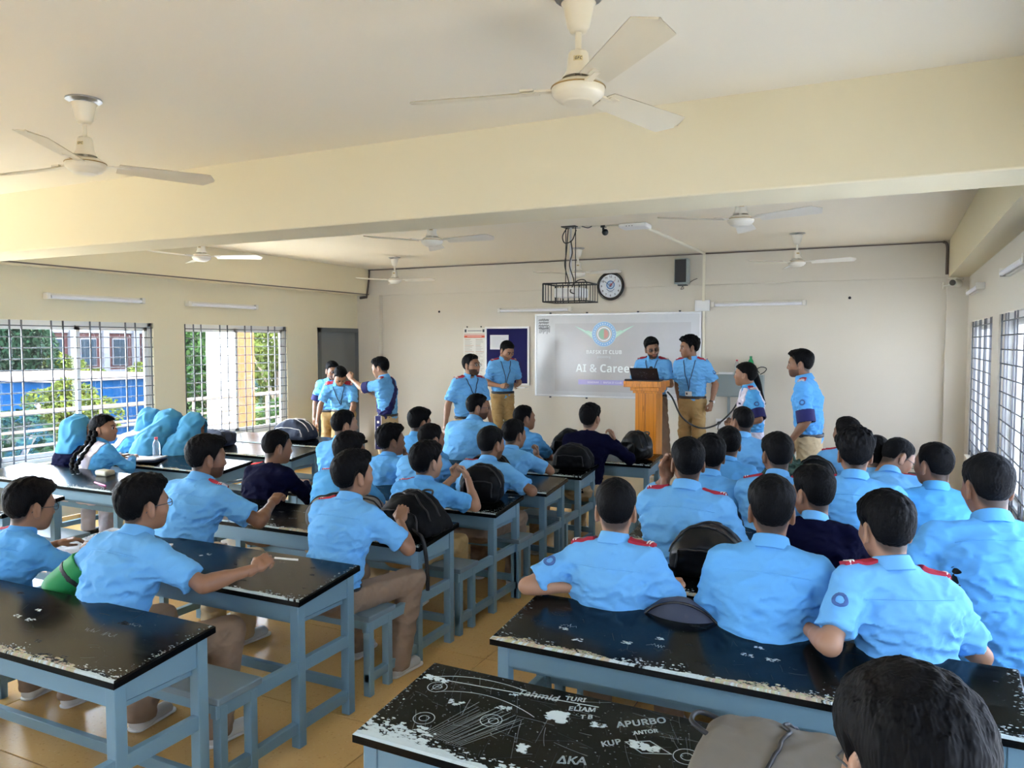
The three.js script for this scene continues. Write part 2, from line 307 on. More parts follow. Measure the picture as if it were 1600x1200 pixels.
fan(-6.55, -6.0, -27, 'ceiling fan by the left wall, peeping below the big beam', false);
fan(-0.98, -9.35, 15, 'far right ceiling fan near the front wall over the standing man', false);
fan(-3.69, -9.55, 132, 'far middle ceiling fan behind the hanging projector', false);
fan(-6.48, -9.45, -7, 'far left ceiling fan near the front wall above the grey door', false);
// ---------------------------------------------------------------- front wall furniture
const boardTex = canvas(2048, 1000, (c, w, h) => {
  c.fillStyle = '#c9cbcc'; c.fillRect(0, 0, w, h);
  for (let i = 0; i < 60; i++) { c.fillStyle = `rgba(${rnd() < 0.5 ? '150,160,175' : '235,235,235'},.05)`; c.beginPath(); c.ellipse(rr(0, w), rr(0, h), rr(30, 240), rr(20, 90), rr(0, 3), 0, 7); c.fill(); }
  c.fillStyle = 'rgba(165,162,160,.3)'; c.fillRect(250, 100, 1700, 850);                            // the projector's picture
  c.strokeStyle = '#22252a'; c.lineCap = 'round';                                                    // marker scribble at upper left
  for (let k = 0; k < 4; k++) { c.lineWidth = 7; c.beginPath(); for (let i = 0; i < 26; i++) c.lineTo(30 + i * 5.4, 52 + k * 36 + Math.sin(i * 1.7 + k) * 13 * rr(0.4, 1)); c.stroke(); }
  c.globalAlpha = 0.55; c.lineWidth = 10; for (let k = 0; k < 9; k++) { c.beginPath(); c.moveTo(50 + k * 16, 130 + rr(0, 20)); c.lineTo(40 + k * 17, 190 + rr(0, 40)); c.stroke(); } c.globalAlpha = 1;
  const cx = 893, cy = 235;                                                                          // winged emblem
  for (const s of [-1, 1]) {
    for (let f = 0; f < 5; f++) {
      c.fillStyle = f % 2 ? '#d5efe2' : '#bfe6d4'; c.beginPath(); c.moveTo(cx + s * 120, cy + 70 - f * 22); c.quadraticCurveTo(cx + s * 220, cy - 5 - f * 14, cx + s * (385 - f * 34), cy - 105 + f * 18); c.quadraticCurveTo(cx + s * 250, cy - 60 + f * 10, cx + s * 125, cy + 20 - f * 16); c.fill();
    }
  }
  c.lineWidth = 46; c.strokeStyle = '#8fbde6'; c.beginPath(); c.arc(cx, cy, 128, 0, 7); c.stroke();
  c.lineWidth = 4; c.strokeStyle = '#c9e2f5'; for (const r of [104, 152]) { c.beginPath(); c.arc(cx, cy, r, 0, 7); c.stroke(); }
  c.fillStyle = '#dcecf6'; for (let i = 0; i < 26; i++) { const a = i * 0.2417; c.fillRect(cx + 128 * Math.cos(a) - 5, cy + 128 * Math.sin(a) - 8, 10, 16); }
  c.lineWidth = 13; c.strokeStyle = '#f2f7fa'; c.setLineDash([18, 9]); c.beginPath(); c.arc(cx, cy, 80, 0, 7); c.stroke(); c.setLineDash([]);
  c.fillStyle = '#9db8b4'; c.beginPath(); c.arc(cx, cy, 66, 0, 7); c.fill(); c.fillStyle = '#8fbfa5'; c.beginPath(); c.arc(cx, cy, 58, 1.57, 4.71); c.fill(); c.fillStyle = '#d49a92'; c.beginPath(); c.arc(cx, cy, 58, -1.57, 1.57); c.fill();
  c.fillStyle = '#eef3f3'; c.textAlign = 'center'; c.font = 'bold 66px sans-serif'; c.fillText('BAFSK IT CLUB', cx, 480); c.font = '36px sans-serif'; c.fillStyle = '#d9e2e6'; c.fillText('presenting', cx, 528);
  c.fillStyle = '#f4fbfb'; c.font = 'bold 136px sans-serif'; c.fillText('AI & Careers', cx + 45, 705);
  c.fillStyle = '#b9b4e6'; c.fillRect(cx - 330, 800, 690, 62); c.fillStyle = '#e8e6fa'; c.font = 'bold 34px sans-serif'; c.fillText('SEMINAR  |  BAFSK IT CLUB', cx + 10, 844);
});
mat('board', [1, 1, 1], 0.22, { map: boardTex });
{
  const t = thing('whiteboard', 'wide whiteboard on the front wall carrying a projected club slide', 'whiteboard', [-3.6, 1.715, FZ]);
  mesh('board_panel', box(2.48, 1.21, 0.02, 0, 0, 0.012), M.white, t);
  mesh('writing_surface', at(new THREE.PlaneGeometry(2.45, 1.18), 0, 0, 0.0235), M.board, t);
  for (const [w, h, x, y] of [[2.5, 0.022, 0, 0.605], [2.5, 0.022, 0, -0.605], [0.022, 1.2, 1.24, 0], [0.022, 1.2, -1.24, 0]]) mesh('frame_rail', rbox(w, h, 0.03, 0.004, x, y, 0.016), M.alu, t);
  for (const x of [-1.0, -0.42, 0.35, 0.95]) for (const s of [-1, 1]) mesh('clip', box(0.03, 0.03, 0.012, x, s * 0.622, 0.02), M.darkGrey, t);
}
{
  const t = thing('notice_board', 'navy felt notice board with white frame and a pinned white sheet', 'notice board', [-5.33, 1.70, FZ]);
  mat('navyFelt', [0.006, 0.006, 0.075], 0.95); mesh('felt_panel', box(0.70, 0.86, 0.015, 0, 0, 0.01), M.navyFelt, t);
  for (const [w, h, x, y] of [[0.76, 0.03, 0, 0.435], [0.76, 0.03, 0, -0.435], [0.03, 0.88, 0.365, 0], [0.03, 0.88, -0.365, 0]]) mesh('frame_rail', rbox(w, h, 0.026, 0.004, x, y, 0.014), M.white, t);
  const pt = canvas(256, 180, (c) => { c.fillStyle = '#d8d8d8'; c.fillRect(0, 0, 256, 180); c.fillStyle = '#9aa'; for (let i = 0; i < 9; i++) c.fillRect(30, 26 + i * 15, i % 3 ? 190 : 120, 2); });
  mat('pinned', [1, 1, 1], 0.7, { map: pt }); tag(mesh('paper_sheet', box(0.32, 0.225, 0.003, -5.46, 1.91, FZ + 0.0205), M.pinned), 'white printed sheet pinned on the navy notice board', 'paper');
}
{
  const pt = canvas(512, 1024, (c) => {
    c.fillStyle = '#dcd9cf'; c.fillRect(0, 0, 512, 1024); c.fillStyle = '#33373c'; c.fillRect(30, 26, 44, 52); c.fillRect(440, 26, 44, 52); c.fillStyle = '#7b8087'; c.fillRect(100, 46, 320, 14);
    c.fillStyle = '#c96a50'; c.fillRect(20, 108, 470, 10); c.fillStyle = '#d25b3e'; c.fillRect(20, 134, 470, 44); c.fillStyle = '#f0d6c6'; c.fillRect(90, 150, 330, 10);
    for (let i = 0; i < 42; i++) { c.fillStyle = i % 6 === 0 ? '#b5805a' : '#a9a69c'; const y = 205 + i * 18.5; c.fillRect(34, y, rr(110, 210), 6); c.fillRect(284, y, rr(90, 190), 6); }
  });
  mat('poster', [1, 1, 1], 0.6, { map: pt });
  const t = thing('notice_poster', 'white printed notice with an orange band left of the navy board', 'poster', [-5.905, 1.69, FZ]);
  mesh('poster_sheet', box(0.40, 0.89, 0.006, 0, 0, 0.004), M.poster, t);
  for (const x of [-0.13, 0.12]) mesh('nail', ball(0.012, x, 0.462, 0.008), M.black, t);
}
{
  const ct = canvas(512, 512, (c) => {
    c.fillStyle = '#dfe6ee'; c.fillRect(0, 0, 512, 512); c.fillStyle = '#14181e'; c.font = 'bold 58px sans-serif'; c.textAlign = 'center'; c.textBaseline = 'middle';
    for (let i = 1; i <= 12; i++) { const a = i * Math.PI / 6; c.fillText(String(i), 256 + 196 * Math.sin(a), 256 - 196 * Math.cos(a)); }
    c.lineWidth = 26; c.strokeStyle = '#4b7fb8'; c.beginPath(); c.arc(256, 232, 78, 0, 7); c.stroke(); c.fillStyle = '#8fb8d8'; c.beginPath(); c.arc(256, 232, 54, 0, 7); c.fill(); c.fillStyle = '#c46a70'; c.beginPath(); c.arc(266, 226, 26, 0, 7); c.fill();
    c.lineWidth = 12; c.strokeStyle = '#35628f'; c.beginPath(); c.arc(256, 268, 92, 0.5, 2.64); c.stroke(); c.fillStyle = '#6b7580'; c.fillRect(206, 372, 100, 8);
  });
  mat('clockFace', [1, 1, 1], 0.35, { map: ct });
  const t = thing('wall_clock', 'round black-rimmed wall clock with a blue emblem on its face', 'clock', [-3.65, 2.715, FZ + 0.035]);
  mesh('rim', new THREE.TorusGeometry(0.186, 0.021, 12, 48).translate(0, 0, 0.022), M.blackGloss, t);
  mesh('dial', new THREE.CylinderGeometry(0.178, 0.178, 0.02, 48).rotateX(Math.PI / 2).rotateZ(0).translate(0, 0, 0.011), M.white, t);
  mesh('dial_face', new THREE.CircleGeometry(0.177, 48).translate(0, 0, 0.0225), M.clockFace, t);
  for (const [l, a, w] of [[0.09, 37, 0.010], [0.125, -52, 0.007]]) { const h = mesh('hand', box(w, l, 0.003, 0, l / 2 - 0.012, 0), M.black, t); h.rotation.z = -a * D2R; h.position.z = 0.027; }
  mat('red', [0.45, 0.02, 0.02], 0.5); const sh = mesh('second_hand', box(0.004, 0.15, 0.002, 0, 0.045, 0), M.red, t); sh.position.z = 0.03; sh.rotation.z = -0.7;
  mesh('hook', ball(0.012, 0, 0.225, 0.012), M.darkGrey, t);
}
{
  const t = thing('wall_speaker', 'black box loudspeaker high on the front wall beside the clock', 'speaker', [-2.6, 2.875, FZ + 0.035]);
  mesh('cabinet', rbox(0.185, 0.35, 0.16, 0.012, 0, 0, 0.09), M.boxGrey, t); mesh('cloth_grille', rbox(0.155, 0.31, 0.02, 0.008, -0.004, 0.005, 0.168), M.black, t);
  mesh('bracket', [box(0.12, 0.02, 0.1, 0, -0.182, 0.05)], M.darkGrey, t); mesh('lead', tube([[0, -0.19, 0.08], [0.02, -0.23, 0.08], [-0.02, -0.24, 0.08], [0, -0.2, 0.06]], 0.004), M.darkGrey, t);
  tag(mesh('speaker_cable', tube([[-2.52, 2.72, FZ + 0.06], [-2.46, 2.76, FZ + 0.05], [-2.41, 2.78, FZ + 0.04]], 0.004), M.black), 'short thin black lead from the loudspeaker to the wall', 'cable');
}
// conduits, boxes and leads on the wall
tag(mesh('conduit_pipe', [rod([-7.9, 3.11, FZ + 0.05], [0.56, 3.11, FZ + 0.05], 0.008), tube([[0.53, 3.11, FZ + 0.05], [0.56, 3.1, FZ + 0.05], [0.575, 3.06, FZ + 0.05], [0.578, 2.9, FZ + 0.05], [0.578, 2.72, FZ + 0.06]], 0.017)], M.conduit), 'dark conduit pipe running along the top of the front wall', 'conduit');
tag(mesh('conduit_pipe', [tube([[-7.88, 3.11, FZ + 0.05], [-7.885, 3.0, FZ + 0.05], [-7.885, 2.66, FZ + 0.12]], 0.014), rod([-7.885, 2.66, FZ + 0.12], [-8.02, 2.65, FZ + 0.12], 0.02)], M.conduit), 'short dark conduit dropping into the left front corner', 'conduit');
tag(mesh('cable_duct', [box(0.035, 0.66, 0.02, -2.32, 2.775, FZ + 0.046), box(0.03, 1.1, 0.018, -2.32, 1.9, FZ + 0.012)], M.duct), 'cream cable duct running down the wall right of the whiteboard', 'cable duct');
tag(mesh('cable_duct', rod([-2.36, CH - 0.012, -7.95], [-2.32, CH - 0.012, FZ + 0.04], 0.022, 6), M.duct), 'cream cable duct on the ceiling from the router to the wall', 'cable duct');
tag(mesh('junction_box', [rbox(0.2, 0.15, 0.05, 0.008, -2.34, 2.41, FZ + 0.026), rbox(0.17, 0.12, 0.01, 0.006, -2.34, 2.41, FZ + 0.054)], M.white), 'white junction box at the upper right corner of the whiteboard', 'junction box');
{
  const t = thing('wifi_router', 'flat white router on the ceiling between projector and wall', 'router', [-2.42, CH, -7.9]);
  mesh('router_shell', rbox(0.3, 0.045, 0.22, 0.02, 0, -0.0225, 0), M.white, t); for (let i = 0; i < 3; i++) mesh('led', ball(0.005, -0.06 + i * 0.03, -0.03, 0.111, 8), M.darkGrey, t);
  tag(mesh('camera_pod', [ball(0.035, -2.73, CH - 0.07, -7.85), cyl(0.012, 0.012, 0.05, -2.75, CH - 0.025, -7.85), box(0.05, 0.02, 0.05, -2.75, CH - 0.01, -7.85)], M.black), 'small dark camera pod on the ceiling next to the white router', 'camera');
  tag(mesh('ceiling_cable', rod([-3.05, CH - 0.008, -7.78], [-2.57, CH - 0.008, -7.87], 0.008), M.duct), 'thin pale cable on the ceiling between projector mount and router', 'cable');
  tag(mesh('cable_hook', tube([[-2.97, CH - 0.002, -7.79], [-2.9, CH - 0.02, -7.8], [-2.86, CH - 0.006, -7.8]], 0.005), M.black), 'small black hook on the ceiling beside the projector mount', 'hook');
}
{ // projector in its cage
  const t = thing('projector', 'projector hanging from the ceiling inside a black bar cage', 'projector', [-3.09, 2.43, -7.78]);
  const top = CH - 2.43, w = 0.245, hh = 0.095, d = 0.17;
  mesh('ceiling_plate', box(0.16, 0.01, 0.16, 0, top - 0.005, 0), M.darkGrey, t);
  for (const x of [-0.055, 0.0, 0.075]) mesh('hanger_rod', rod([x, top, x > 0.05 ? 0.05 : 0], [x, hh, x > 0.05 ? 0.05 : 0], x === 0 ? 0.013 : 0.005), x === 0 ? M.alu : M.black, t);
  mesh('projector_body', rbox(0.3, 0.1, 0.24, 0.015, 0.01, 0, 0), M.white, t);
  const c = mesh('cage', [...[-hh, hh].flatMap((y) => [[-w, y, -d, w, y, -d], [-w, y, d, w, y, d], [-w, y, -d, -w, y, d], [w, y, -d, w, y, d]])].map((q) => rod(q.slice(0, 3), q.slice(3), 0.008, 6)), M.black, t);
  for (const s of [-1, 1]) for (const x of [-0.245, -0.215, -0.185, -0.15, -0.09, -0.02, 0.04, 0.11, 0.16, 0.19, 0.215, 0.245]) mesh('cage_bar', rod([x, -hh, s * d], [x, hh, s * d], x === -0.245 ? 0.009 : 0.0045, 6), M.black, c);
  mesh('lens', new THREE.CylinderGeometry(0.035, 0.04, 0.04, 20).rotateX(Math.PI / 2).translate(0.08, 0, -0.13), M.blackGloss, t);
  for (const pts of [[[-0.03, top, 0.01], [-0.085, top - 0.1, 0.02], [-0.06, top - 0.17, 0.02], [0.02, top - 0.15, 0.02], [0.07, top - 0.04, 0.02]], [[-0.02, top - 0.02, 0.02], [-0.04, 0.4, 0.03], [-0.055, 0.3, 0.03], [-0.02, 0.16, 0.03], [0.0, 0.09, 0.03]], [[0.01, 0.55, 0.02], [0.03, 0.42, 0.03], [0.0, 0.3, 0.03], [0.05, 0.12, 0.03], [0.06, 0.0, 0.15], [0.11, -0.02, 0.16]], [[0.03, 0.08, 0.03], [0.1, 0.13, 0.03], [0.17, 0.13, 0.03], [0.2, 0.09, 0.04]]]) mesh('lead', tube(pts, 0.006), M.black, t);
}
{
  const t = thing('security_camera', 'white dome-nosed security camera in the upper right front corner', 'camera', [0.66, 2.6, FZ + 0.28]);
  mesh('housing', new THREE.CylinderGeometry(0.045, 0.045, 0.16, 20).rotateX(Math.PI / 2).rotateY(-0.45), M.offWhite, t); mesh('lens', new THREE.CylinderGeometry(0.034, 0.034, 0.03, 20).rotateX(Math.PI / 2).translate(0, 0, 0.078).rotateY(-0.45), M.blackGloss, t);
  mesh('sun_hood', rbox(0.1, 0.012, 0.2, 0.005, 0, 0.05, 0.0).rotateY(-0.45), M.offWhite, t); mesh('mount_arm', [rod([0, 0, -0.06], [-0.04, -0.01, -0.28], 0.012), rod([-0.03, 0, -0.05], [-0.12, -0.03, -0.12], 0.01), rod([-0.12, -0.06, -0.12], [-0.12, 0.02, -0.12], 0.012)], M.offWhite, t);
}
{
  const t = thing('switch_box', 'grey steel electrical box on the front wall behind the standing girl', 'electrical box', [-1.815, 1.325, FZ]);
  mesh('box_shell', rbox(0.61, 0.30, 0.12, 0.008, 0, 0, 0.06), M.boxGrey, t); mesh('box_door', rbox(0.4, 0.27, 0.012, 0.005, -0.09, 0, 0.125), M.boxGrey, t); mesh('latch', box(0.02, 0.04, 0.015, 0.1, 0, 0.135), M.darkGrey, t);
  phys('greenPlastic', [0.05, 0.62, 0.22], 0.15, { transmission: 0.5, thickness: 0.01 }); phys('clearPlastic', [0.86, 0.9, 0.95], 0.08, { transmission: 0.85, thickness: 0.004, ior: 1.4 });
  const bot = (name, label, p, s, m, capM) => { const b = thing(name, label, 'bottle', p); mesh('bottle_body', lathe([[0, 0], [0.03, 0], [0.034, 0.008], [0.034, 0.05], [0.031, 0.06], [0.034, 0.07], [0.034, 0.14], [0.026, 0.17], [0.014, 0.19], [0.0135, 0.205], [0, 0.205]], 20).scale(s, s, s), m, b); mesh('bottle_cap', cyl(0.0155, 0.0155, 0.02, 0, 0.212, 0, 16).scale(s, s, s), capM, b); };
  mat('capRed', [0.55, 0.04, 0.06], 0.4); mat('capGreen', [0.02, 0.25, 0.09], 0.4); mat('capPink', [0.7, 0.05, 0.12], 0.4);
  bot('plastic_bottle', 'green plastic bottle on top of the grey wall box', [-1.68, 1.475, FZ + 0.07], 1.12, M.greenPlastic, M.capGreen);
  bot('plastic_bottle', 'clear bottle with red cap on the grey wall box', [-1.86, 1.475, FZ + 0.07], 0.9, M.clearPlastic, M.capRed);
  tag(mesh('power_strip', [rbox(0.2, 0.03, 0.05, 0.008, -2.0, 1.49, FZ + 0.06), tube([[-2.09, 1.485, FZ + 0.06], [-2.16, 1.48, FZ + 0.07], [-2.22, 1.475, FZ + 0.03]], 0.004)], M.white), 'white power strip lying on the left end of the grey wall box', 'power strip');
  tag(mesh('coiled_lead', [tube([[-1.56, 1.48, FZ + 0.06], [-1.5, 1.52, FZ + 0.06], [-1.48, 1.56, FZ + 0.06], [-1.54, 1.58, FZ + 0.06], [-1.6, 1.55, FZ + 0.06], [-1.57, 1.5, FZ + 0.05]], 0.006)], M.black), 'black coiled lead on the right end of the grey wall box', 'cable');
  tag(mesh('cable_duct', box(0.035, 0.39, 0.02, -1.97, 0.97, FZ + 0.012), M.boxGrey), 'grey cable duct from the electrical box down to the socket', 'cable duct');
  const o = thing('wall_socket', 'white wall socket with black plugs below the grey electrical box', 'socket', [-2.04, 0.80, FZ]);
  mesh('socket_plate', rbox(0.2, 0.13, 0.025, 0.006, 0, 0, 0.012), M.white, o); mesh('plug', [cyl(0.022, 0.022, 0.04, 0, 0, 0).rotateX(Math.PI / 2).translate(-0.05, 0.01, 0.045)], M.black, o); mesh('plug_lead', tube([[-0.05, 0.0, 0.06], [-0.06, -0.06, 0.07], [-0.04, -0.14, 0.05], [-0.03, -0.2, 0.03]], 0.006), M.black, o);
  tag(mesh('thin_cable', tube([[-1.82, 1.17, FZ + 0.06], [-1.83, 0.95, FZ + 0.05], [-1.86, 0.85, FZ + 0.04], [-1.95, 0.78, FZ + 0.05]], 0.005), M.darkGrey), 'thin dark cable hanging from the electrical box to the socket', 'cable');
}
for (const [x, y] of [[-7.1, 2.42], [-6.75, 2.42], [-0.68, 2.43], [-2.55, 1.92]]) void 0;
tag(mesh('wall_plug', ball(0.018, -6.55, 2.4, FZ + 0.006, 8), M.black), 'small black wall plug high up left of the poster', 'wall plug');
tag(mesh('wall_plug', ball(0.018, -0.49, 2.47, FZ + 0.006, 8), M.black), 'small black wall plug on the bare wall right of the tube lamp', 'wall plug');
// ---------------------------------------------------------------- lectern
const woodTex = canvas(512, 512, (c) => {
  c.fillStyle = '#d98c2c'; c.fillRect(0, 0, 512, 512);
  for (let i = 0; i < 260; i++) { const x = rr(0, 512), g = rnd(); c.strokeStyle = g < 0.5 ? `rgba(122,66,14,${rr(0.05, 0.3)})` : `rgba(222,150,60,${rr(0.05, 0.3)})`; c.lineWidth = rr(0.8, 5); c.beginPath(); c.moveTo(x, 0); for (let y = 0; y <= 512; y += 32) c.lineTo(x + 7 * Math.sin(y / 95 + i * 0.07) + rr(-1.5, 1.5), y); c.stroke(); }
  for (let i = 0; i < 9; i++) { const x = rr(0, 512), y = rr(0, 512); for (let r = 12; r > 1; r -= 2.5) { c.strokeStyle = 'rgba(105,52,10,.4)'; c.lineWidth = 1.5; c.beginPath(); c.ellipse(x, y, r * 0.6, r * 1.5, 0, 0, 7); c.stroke(); } }
});
mat('wood', [1, 0.97, 0.88], 0.28, { map: woodTex });
{
  const t = thing('lectern', 'varnished orange wooden lectern on the dais edge', 'lectern', [-2.72, 0.285, -9.42], 0);
  const board = (name, w, h, d, x, y, z, r = 0.006) => { const g = rbox(w, h, d, r, x, y, z), p = g.attributes.position, u = g.attributes.uv; for (let i = 0; i < p.count; i++) u.setXY(i, (p.getX(i) + p.getZ(i)) * 1.6, p.getY(i) * 0.9); return mesh(name, g, M.wood, t); };
  board('top_board', 0.47, 0.075, 0.42, 0.0, 1.11, 0.0); board('upper_moulding', 0.36, 0.045, 0.36, 0.02, 1.05, 0.0); board('lower_moulding', 0.31, 0.03, 0.33, 0.025, 1.014, 0.0);
  board('column', 0.265, 0.97, 0.28, 0.03, 0.52, 0.0); board('front_plank', 0.130, 0.965, 0.012, -0.036, 0.52, 0.144, 0.004); board('front_plank', 0.130, 0.965, 0.012, 0.096, 0.52, 0.144, 0.004);
  board('base_board', 0.44, 0.055, 0.40, 0.02, 0.0275, 0.0);
  const l = thing('laptop', 'dark open laptop seen from behind on the lectern', 'laptop', [-2.70, 1.4325, -9.47], Math.PI + 0.06);
  mesh('laptop_base', rbox(0.34, 0.016, 0.22, 0.004, 0, 0.008, -0.1), M.darkGrey, l);
  const lt = canvas(256, 160, (c) => { c.fillStyle = '#10121c'; c.fillRect(0, 0, 256, 160); for (let i = 0; i < 16; i++) { c.strokeStyle = `rgba(180,200,230,${rr(0.1, 0.5)})`; c.lineWidth = rr(2, 7); c.beginPath(); const x = rr(50, 230), y = rr(60, 130); c.moveTo(x, y); c.lineTo(x + rr(-24, 24), y + rr(-24, 24)); c.stroke(); } });
  mat('lidPrint', [1, 1, 1], 0.3, { map: lt }); const lid = mesh('laptop_lid', rbox(0.34, 0.215, 0.009, 0.004, 0, 0.108, 0), M.lidPrint, l); lid.rotation.x = -0.8; lid.position.set(0, 0.014, -0.21); 
  lid.rotation.y = 0;
  tag(mesh('remote_pointer', rbox(0.11, 0.022, 0.045, 0.008, -2.90, 1.443, -9.27), M.black), 'small black gadget lying on the left front of the lectern top', 'gadget');
  tag(mesh('microphone_cable', tube([[-2.46, 1.30, -9.42], [-2.40, 1.24, -9.40], [-2.28, 1.0, -9.42], [-2.12, 0.86, -9.6], [-1.98, 0.86, -9.9], [-1.86, 0.98, -10.2], [-1.80, 1.13, -10.5], [-1.79, 1.22, -10.66]], 0.011, false, 60), M.black), 'black cable drooping from the lectern to the grey wall box', 'cable');
}
// ---------------------------------------------------------------- bench desks
mat('desk0', [0.165, 0.295, 0.375], 0.42); mat('desk1', [0.14, 0.255, 0.33], 0.45); mat('desk2', [0.185, 0.31, 0.38], 0.42); mat('seat', [0.155, 0.225, 0.265], 0.4);
function wornTop(special) {
  const W = 2048, H = 512;
  const draw = (c, rough) => {
    const s0 = seed; c.fillStyle = rough ? '#2c2c2c' : '#050a0b'; c.fillRect(0, 0, W, H);
    const pale = (a) => (rough ? `rgba(205,205,205,${a})` : `rgba(190,204,206,${a})`);
    for (let i = 0; i < 70; i++) { c.fillStyle = rough ? `rgba(90,90,90,.1)` : `rgba(60,58,48,.10)`; c.beginPath(); c.ellipse(rr(0, W), rr(0, H), rr(20, 160), rr(8, 50), rr(-0.2, 0.2), 0, 7); c.fill(); }
    const fleck = (x, y, r) => { c.beginPath(); const n = 9; for (let k = 0; k < n; k++) { const a = k / n * 6.283, q = r * rr(0.35, 1.2); c.lineTo(x + q * 1.5 * Math.cos(a), y + q * 0.8 * Math.sin(a)); } c.closePath(); c.fill(); };
    const edge = special === 0 ? 34 : 20;                                                             // chipped paint along the near edge
    for (let i = 0; i < 900; i++) { const x = rr(0, W), d = Math.pow(rnd(), 3) * edge * (1.1 + Math.sin(x / 97) + 0.6 * Math.sin(x / 31)) * 1.6; c.fillStyle = pale(0.9); fleck(x, H - 2 - d, rr(1, 7)); }
    for (let x = 0; x < W; x += 6) { const k = (special === 0 ? 14 : 6) * Math.max(0, 1 + 1.2 * Math.sin(x / 140 + (special || 0)) + 0.5 * Math.sin(x / 23)); c.fillStyle = pale(0.95); c.fillRect(x, H - k, 7, k); }
    if (special !== 0) for (let k = 0; k < 6; k++) { const x0 = rr(60, W - 60), w = rr(40, 190), d = rr(14, 62); for (let i = 0; i < 170; i++) { const t = rr(-1, 1), y = Math.pow(rnd(), 1.3) * d * (1 - t * t); c.fillStyle = rough ? 'rgba(215,215,215,.9)' : `rgba(${158 + rr(0, 30) | 0},${150 + rr(0, 26) | 0},${126 + rr(0, 24) | 0},.85)`; fleck(x0 + t * w + y * 0.9, H - 3 - y, rr(2, 9)); } }
    for (let i = 0; i < 150; i++) { c.fillStyle = pale(0.75); const e = rnd() < 0.5; fleck(e ? Math.pow(rnd(), 3) * 40 : W - Math.pow(rnd(), 3) * 40, rr(0, H), rr(1, 6)); }
    for (let i = 0; i < (special === 0 ? 1500 : 150); i++) { c.fillStyle = pale(rr(0.2, 0.9)); fleck(rr(0, W), rr(0, H), rr(0.5, special === 0 ? 3 : 2.4)); }
    for (let i = 0; i < (special === 0 ? 12 : 7); i++) { c.fillStyle = pale(0.85); const x = rr(60, W - 60), y = rr(60, H - 40), r = rr(5, special === 0 ? 26 : 17); for (let k = 0; k < 14; k++) fleck(x + rr(-r, r) * 1.6, y + rr(-r, r) * 0.8, r * rr(0.2, 0.6)); }
    c.lineCap = 'round';
    for (let i = 0; i < (special === 0 ? 330 : 40); i++) { c.strokeStyle = pale(rr(0.1, 0.6)); c.lineWidth = rr(0.6, 2.4); const x = rr(0, W), y = rr(0, H), l = rr(10, special === 0 ? 150 : 70), t = rnd() < 0.5 ? rr(1.0, 1.5) : rr(-0.5, 0.4); c.beginPath(); c.moveTo(x, y); c.quadraticCurveTo(x + l * 0.5 * Math.cos(t) + rr(-6, 6), y + l * 0.5 * Math.sin(t) + rr(-6, 6), x + l * Math.cos(t), y + l * Math.sin(t)); c.stroke(); }
    if (special === 0) {
      const st = (lw, f) => { c.strokeStyle = pale(0.85); c.lineWidth = lw; c.beginPath(); f(); c.stroke(); };
      for (const [x, y, r] of [[106, 160, 37], [172, 352, 38], [393, 274, 38], [1048, 214, 42]]) { st(3, () => c.ellipse(x, y, r, r * 0.92, 0, 0, 7)); st(3, () => c.ellipse(x + (r === 38 && x > 300 ? 9 : 0), y, r * 0.45, r * 0.42, 0, 0, 7)); }
      st(3, () => { c.moveTo(96, 185); c.lineTo(112, 130); c.moveTo(100, 160); c.lineTo(120, 158); });
      st(4, () => { c.moveTo(60, 100); c.quadraticCurveTo(200, 20, 420, 60); }); st(5, () => { c.moveTo(80, 110); c.lineTo(700, 60); }); st(3, () => { c.moveTo(120, 190); c.quadraticCurveTo(300, 90, 520, 200); });
      for (let i = 0; i < 18; i++) st(1.6, () => { c.moveTo(215 + i * 9, 440); c.lineTo(300 + i * 12, 190 + rr(0, 60)); });
      const word = (t, x, y, a, px) => { c.save(); c.translate(x, y); c.rotate(a); c.strokeStyle = pale(0.85); c.lineWidth = 1.6; c.transform(1, 0.05, -0.12, 1, 0, 0); c.font = `${px}px sans-serif`; c.strokeText(t, 0, 0); c.fillStyle = pale(0.45); c.fillText(t, 0, 0); c.restore(); };
      word('APURBO', 800, 150, -0.62, 44); word('ANTOR', 862, 168, -0.62, 26); word('TURI', 575, 62, -0.25, 34); word('x', 628, 82, -0.3, 26); word('ELIAM', 610, 118, -0.35, 34); word('T B', 668, 148, -0.4, 30); word('Tahmid', 400, 92, -0.12, 46); word('KUP', 790, 268, -0.7, 36); word('ΔKA', 690, 400, -0.35, 52);
      c.fillStyle = pale(0.95); for (let k = 0; k < 70; k++) fleck(585 + rr(-26, 34), 165 + rr(-26, 26), rr(4, 15)); for (let k = 0; k < 60; k++) fleck(915 + rr(-44, 40), 215 + rr(-16, 16), rr(3, 11)); st(4, () => { c.moveTo(850, 214); c.lineTo(920, 180); c.lineTo(1000, 220); c.lineTo(915, 250); c.closePath(); });
      for (let k = 0; k < 80; k++) fleck(60 + rr(-40, 60), 110 + rr(-12, 12), rr(2, 9)); for (let k = 0; k < 260; k++) fleck(rr(0, 260), H - Math.pow(rnd(), 1.4) * 130 * rr(0.4, 1), rr(2, 13)); for (let k = 0; k < 160; k++) fleck(rr(200, 900), H - Math.pow(rnd(), 2) * 60, rr(2, 9)); for (let k = 0; k < 40; k++) fleck(560 + rr(-14, 14), 372 + rr(-20, 20), rr(2, 9));
    } else {
      for (let k = 0; k < 5; k++) { c.strokeStyle = pale(0.7); c.lineWidth = 2.4; const x = rr(80, W - 120), y = rr(120, H - 60); c.beginPath(); for (let i = 0; i < 14; i++) c.lineTo(x + i * 6, y + rr(-16, 16)); c.stroke(); }
    }
    c.fillStyle = rough ? '#3a3a3a' : '#07090b'; c.fillRect(0, 0, W, 9);
    const s1 = seed; seed = s0; return s1;
  };
  let end; const map = canvas(W, H, (c) => { draw(c, false); }), rough = canvas(W, H, (c) => { end = draw(c, true); }, false); seed = end;
